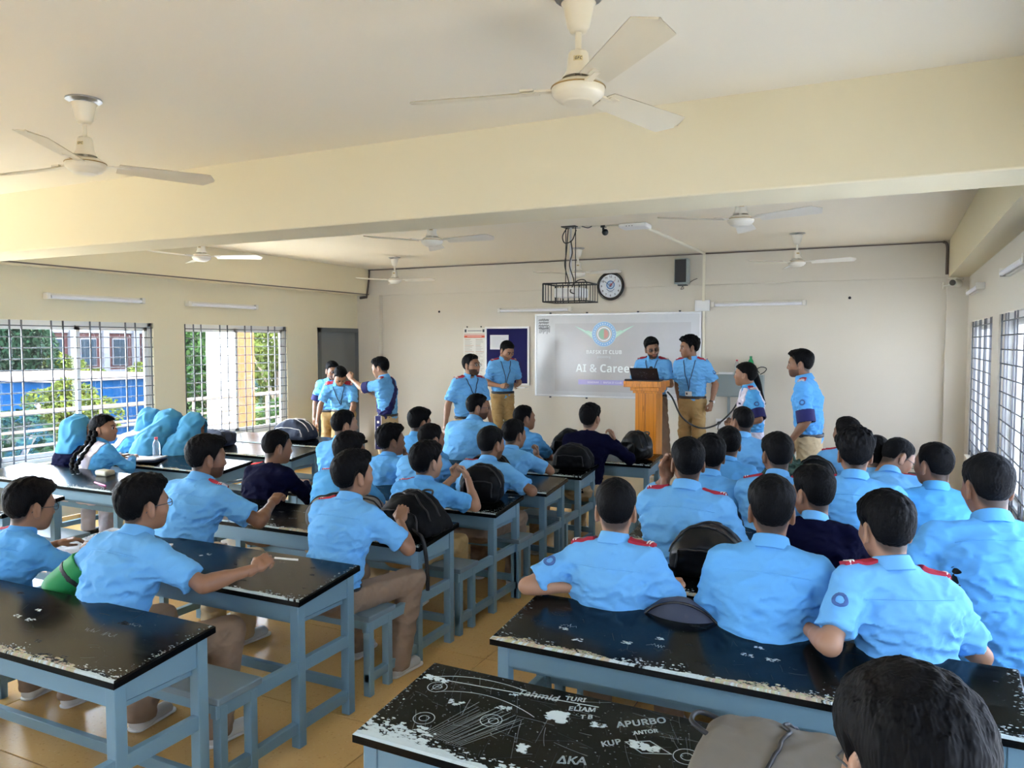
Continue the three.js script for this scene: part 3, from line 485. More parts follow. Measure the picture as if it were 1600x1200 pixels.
  map.wrapS = map.wrapT = rough.wrapS = rough.wrapT = THREE.ClampToEdgeWrapping;
  return phys('top' + Object.keys(M).length, [1, 1, 1], 1.0, { map, roughnessMap: rough, specularIntensity: 0.32 });
}
const tops = [wornTop(0), wornTop(1), wornTop(2), wornTop(3), wornTop(4)];
function slopedBoard(x0, x1, zn, zf, yn, yf, th) {                    // tabletop with a texture on its upper face only
  const ch = 0.006, P = [], U = [], add = (a, b, c, d, ua) => { for (const [p, u] of [[a, 0], [b, 1], [c, 2], [a, 0], [c, 2], [d, 3]]) { P.push(...p); U.push(...(ua ? ua[u] : [0.5, 0.992])); } };
  const t = (x, z, k) => [x, yn + (yf - yn) * (zn - z) / (zn - zf) - k, z];
  const A = t(x0 + ch, zn - ch, 0), B = t(x1 - ch, zn - ch, 0), C = t(x1 - ch, zf + ch, 0), D = t(x0 + ch, zf + ch, 0);
  const a = t(x0, zn, ch), b = t(x1, zn, ch), c = t(x1, zf, ch), d = t(x0, zf, ch), e = t(x0, zn, th), f = t(x1, zn, th), g = t(x1, zf, th), h = t(x0, zf, th);
  add(A, B, C, D, [[0, 0], [1, 0], [1, 0.98], [0, 0.98]]);
  const rim = (p, q, Q, Pp, u0, u1) => add(p, q, Q, Pp, [u0, u1, u1, u0]);
  rim(a, b, B, A, [0, 0.004], [1, 0.004]); add(b, c, C, B); add(c, d, D, C); add(d, a, A, D);
  add(e, f, b, a); add(f, g, c, b); add(g, h, d, c); add(h, e, a, d); add(h, g, f, e);
  const G = new THREE.BufferGeometry(); G.setAttribute('position', new THREE.Float32BufferAttribute(P, 3)); G.setAttribute('uv', new THREE.Float32BufferAttribute(U, 2)); G.computeVertexNormals(); return G;
}
function trap(x0, x1, zn, zf, bn, bf, tn, tf) {                       // board whose upper and lower edge slope from near to far
  const P = [[x0, bn, zn], [x1, bn, zn], [x1, bf, zf], [x0, bf, zf], [x0, tn, zn], [x1, tn, zn], [x1, tf, zf], [x0, tf, zf]], F = [[0, 1, 5, 4], [1, 2, 6, 5], [2, 3, 7, 6], [3, 0, 4, 7], [4, 5, 6, 7], [3, 2, 1, 0]], p = [];
  for (const [a, b, c, d] of F) for (const i of [a, b, c, a, c, d]) p.push(...P[i]);
  const G = new THREE.BufferGeometry(); G.setAttribute('position', new THREE.Float32BufferAttribute(p, 3)); G.setAttribute('uv', new THREE.Float32BufferAttribute(new Float32Array(p.length / 3 * 2), 2)); G.computeVertexNormals(); return G;
}
// a desk with its bench behind it: x0..x1 along the row, zn the near edge of the top; the bench lies nearer still
function benchDesk(x0, x1, zn, top, paint, label, group, yaw = 0) {
  const L = x1 - x0, h = L / 2, t = thing('bench_desk', label, 'school desk', [(x0 + x1) / 2, 0, zn], yaw, group), D = 0.46, yn = 0.715, yf = 0.765, th = 0.03;
  mesh('tabletop', slopedBoard(-h, h, 0, -D, yn, yf, th), top, t);
  const lx = h - 0.05, zN = -0.045, zF = -D + 0.045, q = 0.05;
  for (const s of [-1, 1]) for (const [z, y] of [[zN, yn - th + 0.004], [zF, yf - th - 0.004]]) mesh('leg', rbox(q, y, q, 0.004, s * lx, y / 2, z, 1), paint, t);
  for (const s of [-1, 1]) {
    mesh('end_apron', trap(s * lx - 0.016, s * lx + 0.016, zN - q / 2, zF + q / 2, yn - th - 0.075, yn - th - 0.075, yn - th + 0.002, yf - th - 0.004), paint, t);
    mesh('seat_rail', rbox(0.034, 0.06, 0.47 + D - 0.03, 0.004, s * (lx + 0.004), 0.385, (0.47 - D + 0.03) / 2, 1), paint, t);
    mesh('floor_rail', rbox(0.036, 0.05, 0.45 + D - 0.03, 0.004, s * lx, 0.1, (0.45 - D + 0.03) / 2, 1), paint, t);
    for (const z of [0.43, 0.26]) mesh('bench_leg', rbox(0.045, 0.40, 0.04, 0.004, s * lx, 0.2, z, 1), paint, t);
  }
  mesh('front_apron', box(L - 0.14, 0.085, 0.024, 0, yn - th - 0.043, zN + 0.006), paint, t); mesh('back_apron', box(L - 0.14, 0.1, 0.024, 0, yf - th - 0.052, zF - 0.006), paint, t);
  mesh('shelf_board', box(L - 0.12, 0.018, D - 0.12, 0, yn - th - 0.1, -D / 2), paint, t);
  mesh('bench_seat', rbox(L - 0.03, 0.03, 0.25, 0.006, 0, 0.43, 0.345, 2), M.seat, t);
  mesh('bench_apron', [box(L - 0.14, 0.05, 0.02, 0, 0.39, 0.44), box(L - 0.14, 0.05, 0.02, 0, 0.39, 0.25)], paint, t);
  mesh('foot_bar', rbox(L - 0.12, 0.05, 0.03, 0.004, 0, 0.15, zF + 0.01, 1), paint, t);
  return t;
}
const MID = 'bench desks of the middle block', RGT = 'bench desks of the right block', LFT = 'bench desks of the window block';
const paints = [M.desk0, M.desk1, M.desk2];
[[-1.79, 1, 'nearest middle-block desk, black top badly chipped along its near edge'], [-2.74, 2, 'second middle-block desk, under the pen hand of the boy with the green armband'], [-3.79, 3, 'third middle-block desk, grey and black backpacks lying on it'], [-4.76, 4, 'fourth middle-block desk, black bag standing beside the boy with clasped hands'], [-5.6, 1, 'fifth middle-block desk, its chipped end bare of bags'], [-6.42, 2, 'sixth middle-block desk, black bag at its aisle end'], [-7.32, 3, 'foremost middle-block desk, before the boy in the navy sweater']].forEach(([z, k, l], i) => benchDesk(-4.3 + rr(-0.02, 0.02), -2.42 - [0, 0, 0.02, 0.02, 0, 0.02, -0.35][i], z, tops[k], paints[i % 3], l, MID));
[[-1.85, 0, 'nearest right-block desk, its black top covered with scratched names', 0.02], [-2.72, 1, 'second right-block desk from the camera, glossy top with a white chipped rim', 0.015], [-3.62, 4, 'third right-block desk from the camera, black shiny bag on it', 0.005], [-4.52, 3, 'fourth right-block desk from the camera, hidden among the seated boys', 0], [-5.42, 2, 'fifth right-block desk from the camera, among the seated boys', 0], [-6.32, 1, 'sixth right-block desk from the camera, with a green cloth bag', 0], [-7.2, 4, 'foremost right-block desk, nearest the lectern', 0]].forEach(([z, k, l, yaw], i) => benchDesk(-1.43 + (i ? 0 : -0.02), 0.42, z, tops[k], paints[(i + 2) % 3], l, RGT, -yaw));
[[-3.25, 3, 'window-block desk at the left picture edge beyond the two near boys'], [-4.14, 2, 'window-block desk with a pink pen, behind the girl with braids'], [-5.15, 4, 'window-block desk with the water bottle and open notebook'], [-6.15, 1, 'window-block desk with a dark blue rolled bag by the far window'], [-6.98, 3, 'window-block desk with a striped dark bag near the grey door']].forEach(([z, k, l], i) => benchDesk(-7.4, -5.5, z, tops[k], paints[(i + 1) % 3], l, LFT));
// ---------------------------------------------------------------- people: shared head, hair and hand forms
const skinTones = [[0.29, 0.145, 0.082], [0.24, 0.115, 0.062], [0.37, 0.20, 0.12], [0.215, 0.10, 0.054]];
const skins = skinTones.map((c, i) => mat('skin' + i, c, 0.5, { vertexColors: true }));
phys('hair', [0.0035, 0.0034, 0.0038], 0.65, { specularIntensity: 0.2 }); mat('eye', [1, 1, 1], 0.15, { vertexColors: true });
const clothOpt = { bumpMap: clothTex, bumpScale: 0.0016 };
const shirtMats = [[0.12, 0.39, 0.76], [0.10, 0.36, 0.73], [0.145, 0.42, 0.78], [0.085, 0.35, 0.68]].map((c, i) => phys('shirt' + i, c, 0.85, { ...clothOpt, specularIntensity: 0.5 }));
phys('navy', [0.0035, 0.004, 0.020], 0.95, { ...clothOpt, specularIntensity: 0.15 }); mat('khaki', [0.38, 0.25, 0.10], 0.85, clothOpt); mat('khakiPink', [0.27, 0.185, 0.125], 0.85, clothOpt); mat('khakiPale', [0.50, 0.38, 0.22], 0.85, clothOpt);
mat('crimson', [0.36, 0.008, 0.03], 0.75); mat('scarlet', [0.55, 0.012, 0.012], 0.75); mat('stripe', [0.78, 0.74, 0.72], 0.7); mat('scarf', [0.045, 0.235, 0.40], 0.85, clothOpt); mat('sashWhite', [0.66, 0.62, 0.70], 0.85, clothOpt); mat('navyBand', [0.010, 0.010, 0.10], 0.8); mat('green', [0.01, 0.26, 0.07], 0.6);
mat('shoeWhite', [0.62, 0.62, 0.60], 0.5); mat('shoeBlack', [0.015, 0.015, 0.015], 0.35); mat('lanyard', [0.02, 0.05, 0.13], 0.7); mat('goldBand', [0.55, 0.40, 0.14], 0.6); mat('patch', [0.05, 0.12, 0.32], 0.8);

const skull = (() => {                                              // chin to crown 0.23, looking along -z, ears left out
  const fs = [ell(0, 0.028, 0.014, 0.0755, 0.089, 0.096), ell(0, -0.055, -0.03, 0.058, 0.056, 0.062), ell(0, -0.094, -0.062, 0.026, 0.02, 0.024), ell(0, 0.0, -0.045, 0.062, 0.07, 0.045)];
  return (x, y, z) => { let d = fs[0](x, y, z); d = smin(d, fs[1](x, y, z), 0.05); d = smin(d, fs[2](x, y, z), 0.03); return smin(d, fs[3](x, y, z), 0.03); };
})();
function headField() {
  const nose = cap(V(0, 0.012, -0.084), V(0, -0.030, -0.103), 0.007, 0.0115), nw = [-1, 1].map((s) => cap(V(s * 0.011, -0.034, -0.094), V(s * 0.012, -0.034, -0.09), 0.007, 0.007));
  const brow = cap(V(-0.034, 0.022, -0.078), V(0.034, 0.022, -0.078), 0.011, 0.011), lipU = cap(V(-0.017, -0.0585, -0.087), V(0.017, -0.0585, -0.087), 0.0062, 0.0062), lipL = cap(V(-0.014, -0.068, -0.086), V(0.014, -0.068, -0.086), 0.0068, 0.0068);
  const cheek = [-1, 1].map((s) => ell(s * 0.042, -0.022, -0.058, 0.024, 0.02, 0.02)), sock = [-1, 1].map((s) => ell(s * 0.031, 0.002, -0.092, 0.017, 0.012, 0.014)), lid = [-1, 1].map((s) => ell(s * 0.031, 0.004, -0.0755, 0.0155, 0.0115, 0.0115));
  const ear = [-1, 1].map((s) => ell(s * 0.0815, -0.012, 0.016, 0.0085, 0.031, 0.0185)), lobe = [-1, 1].map((s) => ell(s * 0.077, -0.038, 0.008, 0.008, 0.011, 0.011)), hole = [-1, 1].map((s) => ell(s * 0.0905, -0.008, 0.012, 0.007, 0.019, 0.010));
  const neck = cap(V(0, -0.06, 0.03), V(0, -0.14, 0.036), 0.052, 0.052);
  return (x, y, z) => {
    let d = skull(x, y, z); d = smin(d, brow(x, y, z), 0.02); for (const c of cheek) d = smin(d, c(x, y, z), 0.02);
    for (const c of sock) d = smax(d, -c(x, y, z), 0.014); for (const c of lid) d = smin(d, c(x, y, z), 0.005);
    d = smin(d, nose(x, y, z), 0.014); for (const c of nw) d = smin(d, c(x, y, z), 0.008);
    d = smin(d, lipU(x, y, z), 0.006); d = smin(d, lipL(x, y, z), 0.006);
    let e = Math.min(ear[0](x, y, z), ear[1](x, y, z)); e = smin(e, Math.min(lobe[0](x, y, z), lobe[1](x, y, z)), 0.01); e = smax(e, -Math.min(hole[0](x, y, z), hole[1](x, y, z)), 0.006); d = smin(d, e, 0.012);
    return smin(d, neck(x, y, z), 0.03);
  };
}
const headF = headField();
const headGeo = { fine: net(headF, V(-0.1, -0.2, -0.125), V(0.1, 0.125, 0.125), 0.0042), coarse: net(headF, V(-0.1, -0.2, -0.125), V(0.1, 0.125, 0.125), 0.0062) };
const eyeGeo = (() => {
  const g = new THREE.SphereGeometry(0.0118, 16, 12), p = g.attributes.position, c = new Float32Array(p.count * 3);
  for (let i = 0; i < p.count; i++) { const r = Math.hypot(p.getX(i), p.getY(i)), k = p.getZ(i) < 0 && r < 0.0062 ? 0.015 : 0.72; c.set([k, k * 0.95, k * 0.92], i * 3); }
  g.setAttribute('color', new THREE.BufferAttribute(c, 3)); return g;
})();
// hairline height by azimuth (0 = face, pi = nape)
const HAIRLINE = [[0, 0.070], [0.6, 0.066], [1.0, 0.045], [1.25, -0.012], [1.5, -0.016], [1.66, 0.018], [1.95, 0.012], [2.15, -0.045], [2.6, -0.072], [3.15, -0.083]];
const lineAt = (x, z) => { const phi = Math.atan2(Math.abs(x), -(z - 0.012)); let i = 0; while (i < HAIRLINE.length - 2 && HAIRLINE[i + 1][0] < phi) i++; const [a, ya] = HAIRLINE[i], [b, yb] = HAIRLINE[i + 1]; return ya + (yb - ya) * clamp((phi - a) / (b - a), 0, 1); };
function hairGeo(style, s, h) {
  const P = { short: [0.019, 0.011, 0.004], thick: [0.026, 0.017, 0.007], tousled: [0.034, 0.019, 0.008], buzz: [0.011, 0.007, 0.003], neat: [0.024, 0.012, 0.005], girl: [0.014, 0.014, 0.012] }[style];
  const line = [[0, 0.070], [0.6, 0.066], [1.0, 0.045], [1.25, style === 'girl' ? 0.03 : -0.012], [1.5, style === 'girl' ? 0.012 : -0.016], [1.66, 0.018], [1.95, 0.012], [2.15, -0.045], [2.6, -0.072], [3.15, -0.083]];
  const f = (x, y, z) => {
    const phi = Math.atan2(Math.abs(x), -(z - 0.012)); let i = 0; while (i < line.length - 2 && line[i + 1][0] < phi) i++;
    const [a, ya] = line[i], [b, yb] = line[i + 1], g = ya + (yb - ya) * clamp((phi - a) / (b - a), 0, 1) + 0.006 * noise(x * 60 + s, z * 60, s);
    const base = skull(x, y, z); if (base > 0.07) return base - 0.045;
    const up = smooth(0.0, 0.10, y), side = 1 - up, back = smooth(1.4, 2.4, phi);
    let t = P[0] * up + side * (P[1] * back + P[2] * (1 - back));
    t += (style === 'tousled' ? 0.005 : style === 'thick' ? 0.0022 : 0.0014) * noise(x * 30 + s * 3.1, y * 17, z * 30 + s) * (0.35 + up) + 0.0009 * noise(x * 150, y * 45, z * 150 + s);
    if (style === 'neat' || style === 'thick') t += 0.006 * up * smooth(-0.02, -0.09, z) * (0.6 + 0.4 * Math.sign(x + 0.02));      // quiff in front
    t *= smooth(-0.006, style === 'girl' ? 0.008 : 0.042, y - g); t -= 0.005 * smooth(0.004, -0.008, y - g);
    return base - t;
  };
  return net(f, V(-0.13, -0.12, -0.15), V(0.13, 0.17, 0.15), h, 1.6);
}
const hairs = {}; hairs.near = null;
hairs.close = [hairGeo('thick', 4.4, 0.0027)];
for (const [k, h] of [['short', 0.0046], ['thick', 0.0046], ['tousled', 0.0042], ['buzz', 0.0046], ['neat', 0.0046], ['girl', 0.005]]) hairs[k] = [hairGeo(k, 1.7, h), hairGeo(k, 9.3, h)];

function handGeo(curl, h) {                                          // right hand: fingers +y, back of the hand +z, thumb towards -x
  const fs = [], palm = rb3(0, 0.048, 0, 0.039, 0.046, 0.0125, 0.012), wrist = ecap(V(0, -0.05, 0), V(0, 0.02, 0), 0.020, 0.021, V(1, 0, 0), 1.28);
  [[-0.0285, 0.088, 0.070, 0.0088, 0.05], [-0.0095, 0.093, 0.078, 0.0090, 0.01], [0.0095, 0.090, 0.073, 0.0086, -0.03], [0.0275, 0.083, 0.058, 0.0078, -0.09]].forEach(([x, y, len, r, sp], i) => {
    let a = 0, px = x, py = y, pz = 0; const k = 0.85 + 0.12 * i;
    [0.45, 0.31, 0.26].forEach((f, j) => { a += curl[j] * k; const q = V(px - Math.sin(sp) * len * f, py + Math.cos(a) * len * f, pz - Math.sin(a) * len * f); fs.push(cap(V(px, py, pz), q, r - j * 0.0007, r - (j + 1) * 0.0007)); px = q.x; py = q.y; pz = q.z; });
  });
  const th = [V(-0.026, 0.016, -0.004), V(-0.050, 0.048, -0.016 - curl[0] * 0.008), V(-0.056 + curl[0] * 0.012, 0.080, -0.024 - curl[0] * 0.012), V(-0.052 + curl[0] * 0.026, 0.103, -0.030 - curl[0] * 0.014)];
  const tf = [cap(th[0], th[1], 0.0155, 0.0118), cap(th[1], th[2], 0.0112, 0.0098), cap(th[2], th[3], 0.0095, 0.0078)];
  return net((x, y, z) => { let d = smin(palm(x, y, z), wrist(x, y, z), 0.025); for (const f of fs) d = smin(d, f(x, y, z), 0.0045); let t = Math.min(tf[1](x, y, z), tf[2](x, y, z)); t = smin(t, tf[0](x, y, z), 0.008); return smin(d, t, 0.008); }, V(-0.085, -0.075, -0.09), V(0.06, 0.185, 0.035), h);
}
const curls = { relaxed: [0.35, 0.5, 0.35], flat: [0.1, 0.14, 0.1], fist: [1.15, 1.45, 0.9], hold: [0.75, 0.85, 0.5] }, hands = {};
for (const k of Object.keys(curls)) { hands[k] = { fine: handGeo(curls[k], 0.0036), coarse: handGeo(curls[k], 0.0056) }; }
function mirrored(g) { const q = g.clone(); q.scale(-1, 1, 1); const ix = q.index.array.slice(); for (let i = 0; i < ix.length; i += 3) { const t = ix[i]; ix[i] = ix[i + 1]; ix[i + 1] = t; } q.setIndex(new THREE.BufferAttribute(ix, 1)); const n = q.attributes.normal; for (let i = 0; i < n.count; i++) void n; return q; }
for (const k of Object.keys(hands)) for (const l of ['fine', 'coarse']) hands[k][l + 'L'] = mirrored(hands[k][l]);
const shoeGeo = (() => {
  const a = ecap(V(0, 0.035, 0.07), V(0, 0.03, -0.12), 0.036, 0.034, V(1, 0, 0), 1.25), b = cap(V(0, 0.05, 0.055), V(0, 0.105, 0.06), 0.042, 0.046), c = ecap(V(0, 0.02, 0.08), V(0, 0.02, -0.135), 0.04, 0.04, V(1, 0, 0), 1.2);
  const up = net((x, y, z) => smax(smin(a(x, y, z), b(x, y, z), 0.05), 0.012 - y, 0.004), V(-0.07, -0.01, -0.19), V(0.07, 0.16, 0.14), 0.008);
  const sole = net((x, y, z) => smax(c(x, y, z) - 0.002, Math.abs(y - 0.009) - 0.009, 0.005), V(-0.07, -0.02, -0.2), V(0.07, 0.04, 0.15), 0.007);
  return { up, sole };
})();
const glassesGeo = merged([...[-1, 1].flatMap((s) => [new THREE.TorusGeometry(0.021, 0.0018, 6, 24).scale(1.1, 0.85, 1).translate(s * 0.031, 0, -0.100), rod([s * 0.053, 0.004, -0.098], [s * 0.080, 0.004, -0.05], 0.0018, 6), rod([s * 0.080, 0.004, -0.05], [s * 0.081, 0.002, 0.02], 0.0018, 6), rod([s * 0.081, 0.002, 0.02], [s * 0.079, -0.022, 0.038], 0.0018, 6)]), rod([-0.010, 0.004, -0.103], [0.010, 0.004, -0.103], 0.0016, 6)]);
phys('lens', [0.95, 0.97, 1], 0.03, { transmission: 1, thickness: 0 });
const lensGeo = merged([-1, 1].map((s) => new THREE.CylinderGeometry(0.0205, 0.0205, 0.0012, 20).rotateX(Math.PI / 2).scale(1.1, 0.85, 1).translate(s * 0.031, 0, -0.100)));
const collarGeo = new THREE.LatheGeometry([[0.058, -0.02], [0.056, 0.034], [0.060, 0.041], [0.066, 0.037], [0.081, -0.012], [0.080, -0.018], [0.074, -0.014], [0.058, -0.02]].map((p) => new THREE.Vector2(...p)), 40, Math.PI + 0.42, Math.PI * 2 - 0.84);

function basis(y, z) { const Y = y.clone().normalize(), Z = z.clone().addScaledVector(Y, -z.dot(Y)).normalize(), X = Y.clone().cross(Z); return new THREE.Matrix4().makeBasis(X, Y, Z); }
const vec = (a) => (a.isVector3 ? a : V(...a));

// One person. c: crown in the world; yaw: way the body faces (0 = front wall, positive = to the left); seat: height of the bench, or stand + floor height.
function person(o) {
  const R = V(1, 0, 0), stand = !!o.stand, floor = o.floor || 0, lean = o.lean ?? 0.22, hunch = o.hunch ?? 0.2, side = o.side || 0, girth = o.g || 1, seatY = 0.445, fine = o.fine ? 1 : 0;
  const dir = (a) => V(Math.sin(side), Math.cos(a) * Math.cos(side), -Math.sin(a));
  const chain = (s) => {
    const hp = stand ? floor + 0.93 * s : seatY + 0.09 * s, H = V(0, hp, 0), W = H.clone().addScaledVector(dir(lean * 0.8), 0.17 * s), C = W.clone().addScaledVector(dir(lean + hunch * 0.4), 0.185 * s), N = C.clone().addScaledVector(dir(lean + hunch), 0.15 * s);
    const nd = dir((o.neck ?? 0.35) + lean * 0.35), J = N.clone().addScaledVector(nd, 0.056 * s); return { hp, H, W, C, N, J, u: N.clone().sub(C).normalize(), nd };
  };
  const yaw = o.yaw || 0, hq = new THREE.Quaternion().setFromEuler(new THREE.Euler(-(o.hp ?? 0.0), (o.hy ?? 0) - yaw, o.hr || 0, 'YXZ')), hs0 = o.hs || 1.06;
  const headAt = (k, s) => k.J.clone().addScaledVector(k.nd, 0.03 * s).add(V(0, 0.085 * hs0, -0.022).applyQuaternion(hq)), crownOf = (k, s) => headAt(k, s).add(V(0, 0.128 * hs0, 0.02).applyQuaternion(hq));
  let s = 1; for (let i = 0; i < 12; i++) { const y = crownOf(chain(s), s).y; s *= Math.pow((o.c[1] - floor) / (y - floor), stand ? 1 : 1.4); s = clamp(s, 0.8, 1.16); }
  const k = chain(s), { hp, H, W, C, N, J, u } = k, hc = headAt(k, s), cr = crownOf(k, s), hs = hs0;
  const g = new THREE.Group(); g.name = numbered('person'); g.rotation.y = yaw;
  const cw = V(cr.x, 0, cr.z).applyAxisAngle(V(0, 1, 0), yaw); g.position.set(o.c[0] - cw.x, 0, o.c[2] - cw.z); scene.add(g);
  g.userData = { label: o.label, category: 'person' }; if (o.group) g.userData.group = o.group;
  const tw = o.twist || 0, r = V(Math.cos(tw), 0, -Math.sin(tw)), fw = r.clone().cross(u).normalize().negate();       // forward is -z
  fw.copy(u.clone().cross(r).normalize()); if (fw.z > 0) fw.negate();
  const wS = (o.female ? 0.155 : 0.178) * s * (0.7 + 0.3 * girth) * (o.broad || 1), rl = r.clone().add(V(0, -Math.tan(o.tilt || 0), 0)).normalize();
  const SR = N.clone().addScaledVector(u, -0.055 * s).addScaledVector(rl, wS), SL = N.clone().addScaledVector(u, -0.055 * s).addScaledVector(rl, -wS);
  // ---- arms: elbow and wrist given outright, or a wrist and a bend direction
  const la = 0.285 * s, lf = 0.25 * s;
  function arm(S, sg, a = {}) {
    const def = stand ? { w: [sg * 0.24, hp - 0.13, -0.06], pole: [sg * 0.4, 0, 1] } : { w: [sg * 0.10, 0.80, -0.43 * s - 0.02], pole: [sg * 0.75, -0.6, 0.25] };
    const q = { ...def, ...a }, w = vec(q.w).clone(); let e;
    if (q.e) { e = vec(q.e).clone(); e.copy(S.clone().add(e.clone().sub(S).setLength(la))); w.copy(e.clone().add(w.sub(e).setLength(lf))); } else {
      const d = w.clone().sub(S); let L = d.length(); const mx = (la + lf) * 0.985; if (L > mx) { d.setLength(mx); w.copy(S).add(d); L = mx; }
      const x = (la * la - lf * lf + L * L) / (2 * L), hgt = Math.sqrt(Math.max(1e-4, la * la - x * x)), dn = d.clone().normalize(), p = vec(q.pole).clone(); p.addScaledVector(dn, -p.dot(dn)).normalize(); e = S.clone().addScaledVector(dn, x).addScaledVector(p, hgt);
    }
    const f = w.clone().sub(e).normalize(), hd = q.dir ? vec(q.dir).clone().normalize() : f.clone().lerp(V(-sg * 0.25, -0.05, -0.3).normalize(), stand ? 0.0 : 0.35).normalize(), hn = q.n ? vec(q.n) : stand ? V(sg, 0, -0.2) : V(0, 1, 0.05);
    return { S, e, w, hd, hn, pose: q.hand || 'relaxed', sg };
  }
  const AR = arm(SR, 1, o.ar), AL = arm(SL, -1, o.al), arms = [AR, AL];
  // ---- torso field
  const tr = (m) => {
    const G = girth, f = [ecap(H.clone().add(V(0, 0.0, 0)), W, (0.112 * G + m) * s, (0.106 * G + m) * s, r, 1.42), ecap(W, C, (0.106 * G + m) * s, (0.118 * (0.5 + 0.5 * G) + m) * s, r, 1.46), ecap(C, N.clone().addScaledVector(u, -0.05 * s), (0.118 * (0.5 + 0.5 * G) + m) * s, (0.068 + m) * s, r, 1.62), ecap(SL, SR, (0.052 + m) * s, (0.052 + m) * s, u, 1.12), cap(N.clone().addScaledVector(u, -0.005 * s), N.clone().lerp(SR, 0.75), (0.05 + m) * s, (0.045 + m) * s), cap(N.clone().addScaledVector(u, -0.005 * s), N.clone().lerp(SL, 0.75), (0.05 + m) * s, (0.045 + m) * s)];
    if (o.belly) f.push(ell(0, W.y + 0.02, W.z - 0.07, 0.15 * G, 0.17, 0.14 * G));
    return (x, y, z) => { let d = f[0](x, y, z); for (let i = 1; i < f.length; i++) d = smin(d, f[i](x, y, z), 0.06); return d; };
  };
  const sleeveT = o.long ? 1 : 0.80, fs = rr(0, 60), cell = o.cell || 0.012;
  const sleeves = arms.map((A) => {
    const end = A.S.clone().lerp(A.e, sleeveT), d = A.e.clone().sub(A.S).normalize(), m = 0.052 * s * (0.5 + 0.5 * girth);
    if (o.long) { const a = cap(A.S, A.e, m + 0.012, m), b = cap(A.e, A.w, m, 0.036 * s); return (x, y, z) => smin(a(x, y, z), b(x, y, z), 0.02); }
    const c = ecap(A.S, A.e, m + 0.013, m + 0.016, d.clone().cross(V(0, 0, 1)).normalize(), 1.05), ex = end.x, ey = end.y, ez = end.z;
    return (x, y, z) => smax(c(x, y, z), (x - ex) * d.x + (y - ey) * d.y + (z - ez) * d.z, 0.012);
  });
  const torso = tr(0.006);
  const hem = stand ? -0.06 : -0.045, nk = cap(N.clone().addScaledVector(u, -0.015 * s), J.clone().addScaledVector(k.nd, 0.05), 0.056 * s, 0.056 * s);
  const fold = (x, y, z) => {
    const t = clamp((y - H.y) / (N.y - H.y), 0, 1), w = 0.45 + 0.9 * Math.exp(-((t - 0.12) * (t - 0.12)) / 0.03) + 0.5 * Math.exp(-((t - 0.62) * (t - 0.62)) / 0.05);
    const a = noise(x * 5.5 + y * 5 + fs, y * 11 - x * 3, z * 6), b = noise(x * 16 + fs, y * 22 + x * 9, z * 16);
    const c2 = noise(x * 10 - y * 7 + fs, y * 17 + z * 6, z * 11 - x * 5 + fs);
    return w * (0.017 * (0.33 - Math.abs(a)) + 0.0065 * (0.3 - Math.abs(c2)) + 0.003 * b);
  };
  const shirtF = (x, y, z) => {
    let d = torso(x, y, z); d = smin(d, sleeves[0](x, y, z), 0.035); d = smin(d, sleeves[1](x, y, z), 0.035);
    if (Math.abs(d) < 0.05) d -= fold(x, y, z);
    d = smax(d, -nk(x, y, z), 0.008);
    return smax(d, (H.y + hem) - y, 0.01);
  };
  const bb = (pts, m) => { const a = V(1e9, 1e9, 1e9), b = V(-1e9, -1e9, -1e9); for (const p of pts) { a.min(p); b.max(p); } return [a.subScalar(m), b.addScalar(m)]; };
  const [lo, hi] = bb([H, W, C, N, SR, SL, ...arms.map((A) => A.S.clone().lerp(A.e, o.long ? 1 : 0.9)), ...(o.long ? arms.map((A) => A.w) : [])], 0.20 * s * Math.max(1, girth)); hi.y = Math.min(hi.y, Math.max(N.y, ...(o.long ? arms.map((A) => A.w.y) : [0]), ...arms.map((A) => A.e.y)) + 0.1);
  const sm = o.navy ? M.navy : shirtMats[o.sh ?? Math.floor(rnd() * 4)];
  mesh(o.navy ? 'sweater' : o.female ? 'tunic' : 'shirt', net(shirtF, lo, hi, cell), sm, g);
  if (fine && !o.navy && !o.female) {                                 // back yoke seam
    const L = []; for (let i = 0; i <= 20; i++) { const t = i / 10 - 1, q = N.clone().addScaledVector(u, -0.085 * s).addScaledVector(r, t * 0.165 * s * (o.broad || 1)).addScaledVector(fw, -0.14); for (let j = 0; j < 14; j++) { const d = shirtF(q.x, q.y, q.z) - 0.0006; q.addScaledVector(fw, d * 0.8); } L.push(q); }
    mesh('yoke_seam', tube(L, 0.0022, false, 60, 5), sm, g);
  }
  // ---- body: neck, arms, hands and head in one mesh
  const inner = tr(-0.022), neck = cap(N.clone().addScaledVector(u, -0.05 * s), J.clone().addScaledVector(k.nd, 0.035), 0.052 * s, 0.05 * s);
  const limbs = arms.map((A) => { const a = cap(A.S, A.e, 0.046 * s, 0.038 * s), b = cap(A.e, A.w, 0.039 * s, 0.0255 * s), m = cap(A.e.clone().lerp(A.w, 0.18), A.e.clone().lerp(A.w, 0.42), 0.041 * s * (0.6 + 0.4 * girth), 0.034 * s); return (x, y, z) => smin(smin(a(x, y, z), b(x, y, z), 0.02), m(x, y, z), 0.02); });
  const bodyF = (x, y, z) => smin(smin(smin(inner(x, y, z), neck(x, y, z), 0.04), limbs[0](x, y, z), 0.03), limbs[1](x, y, z), 0.03);
  const [l2, h2] = bb([H, N, J, ...arms.flatMap((A) => [A.S, A.e, A.w])], 0.15 * s * girth);
  const parts = [net(bodyF, l2, h2, fine ? 0.010 : 0.014)];
  const hm = new THREE.Matrix4().compose(hc, hq, V(hs, hs, hs)), head = (fine ? headGeo.fine : headGeo.coarse).clone().applyMatrix4(hm); parts.push(head);
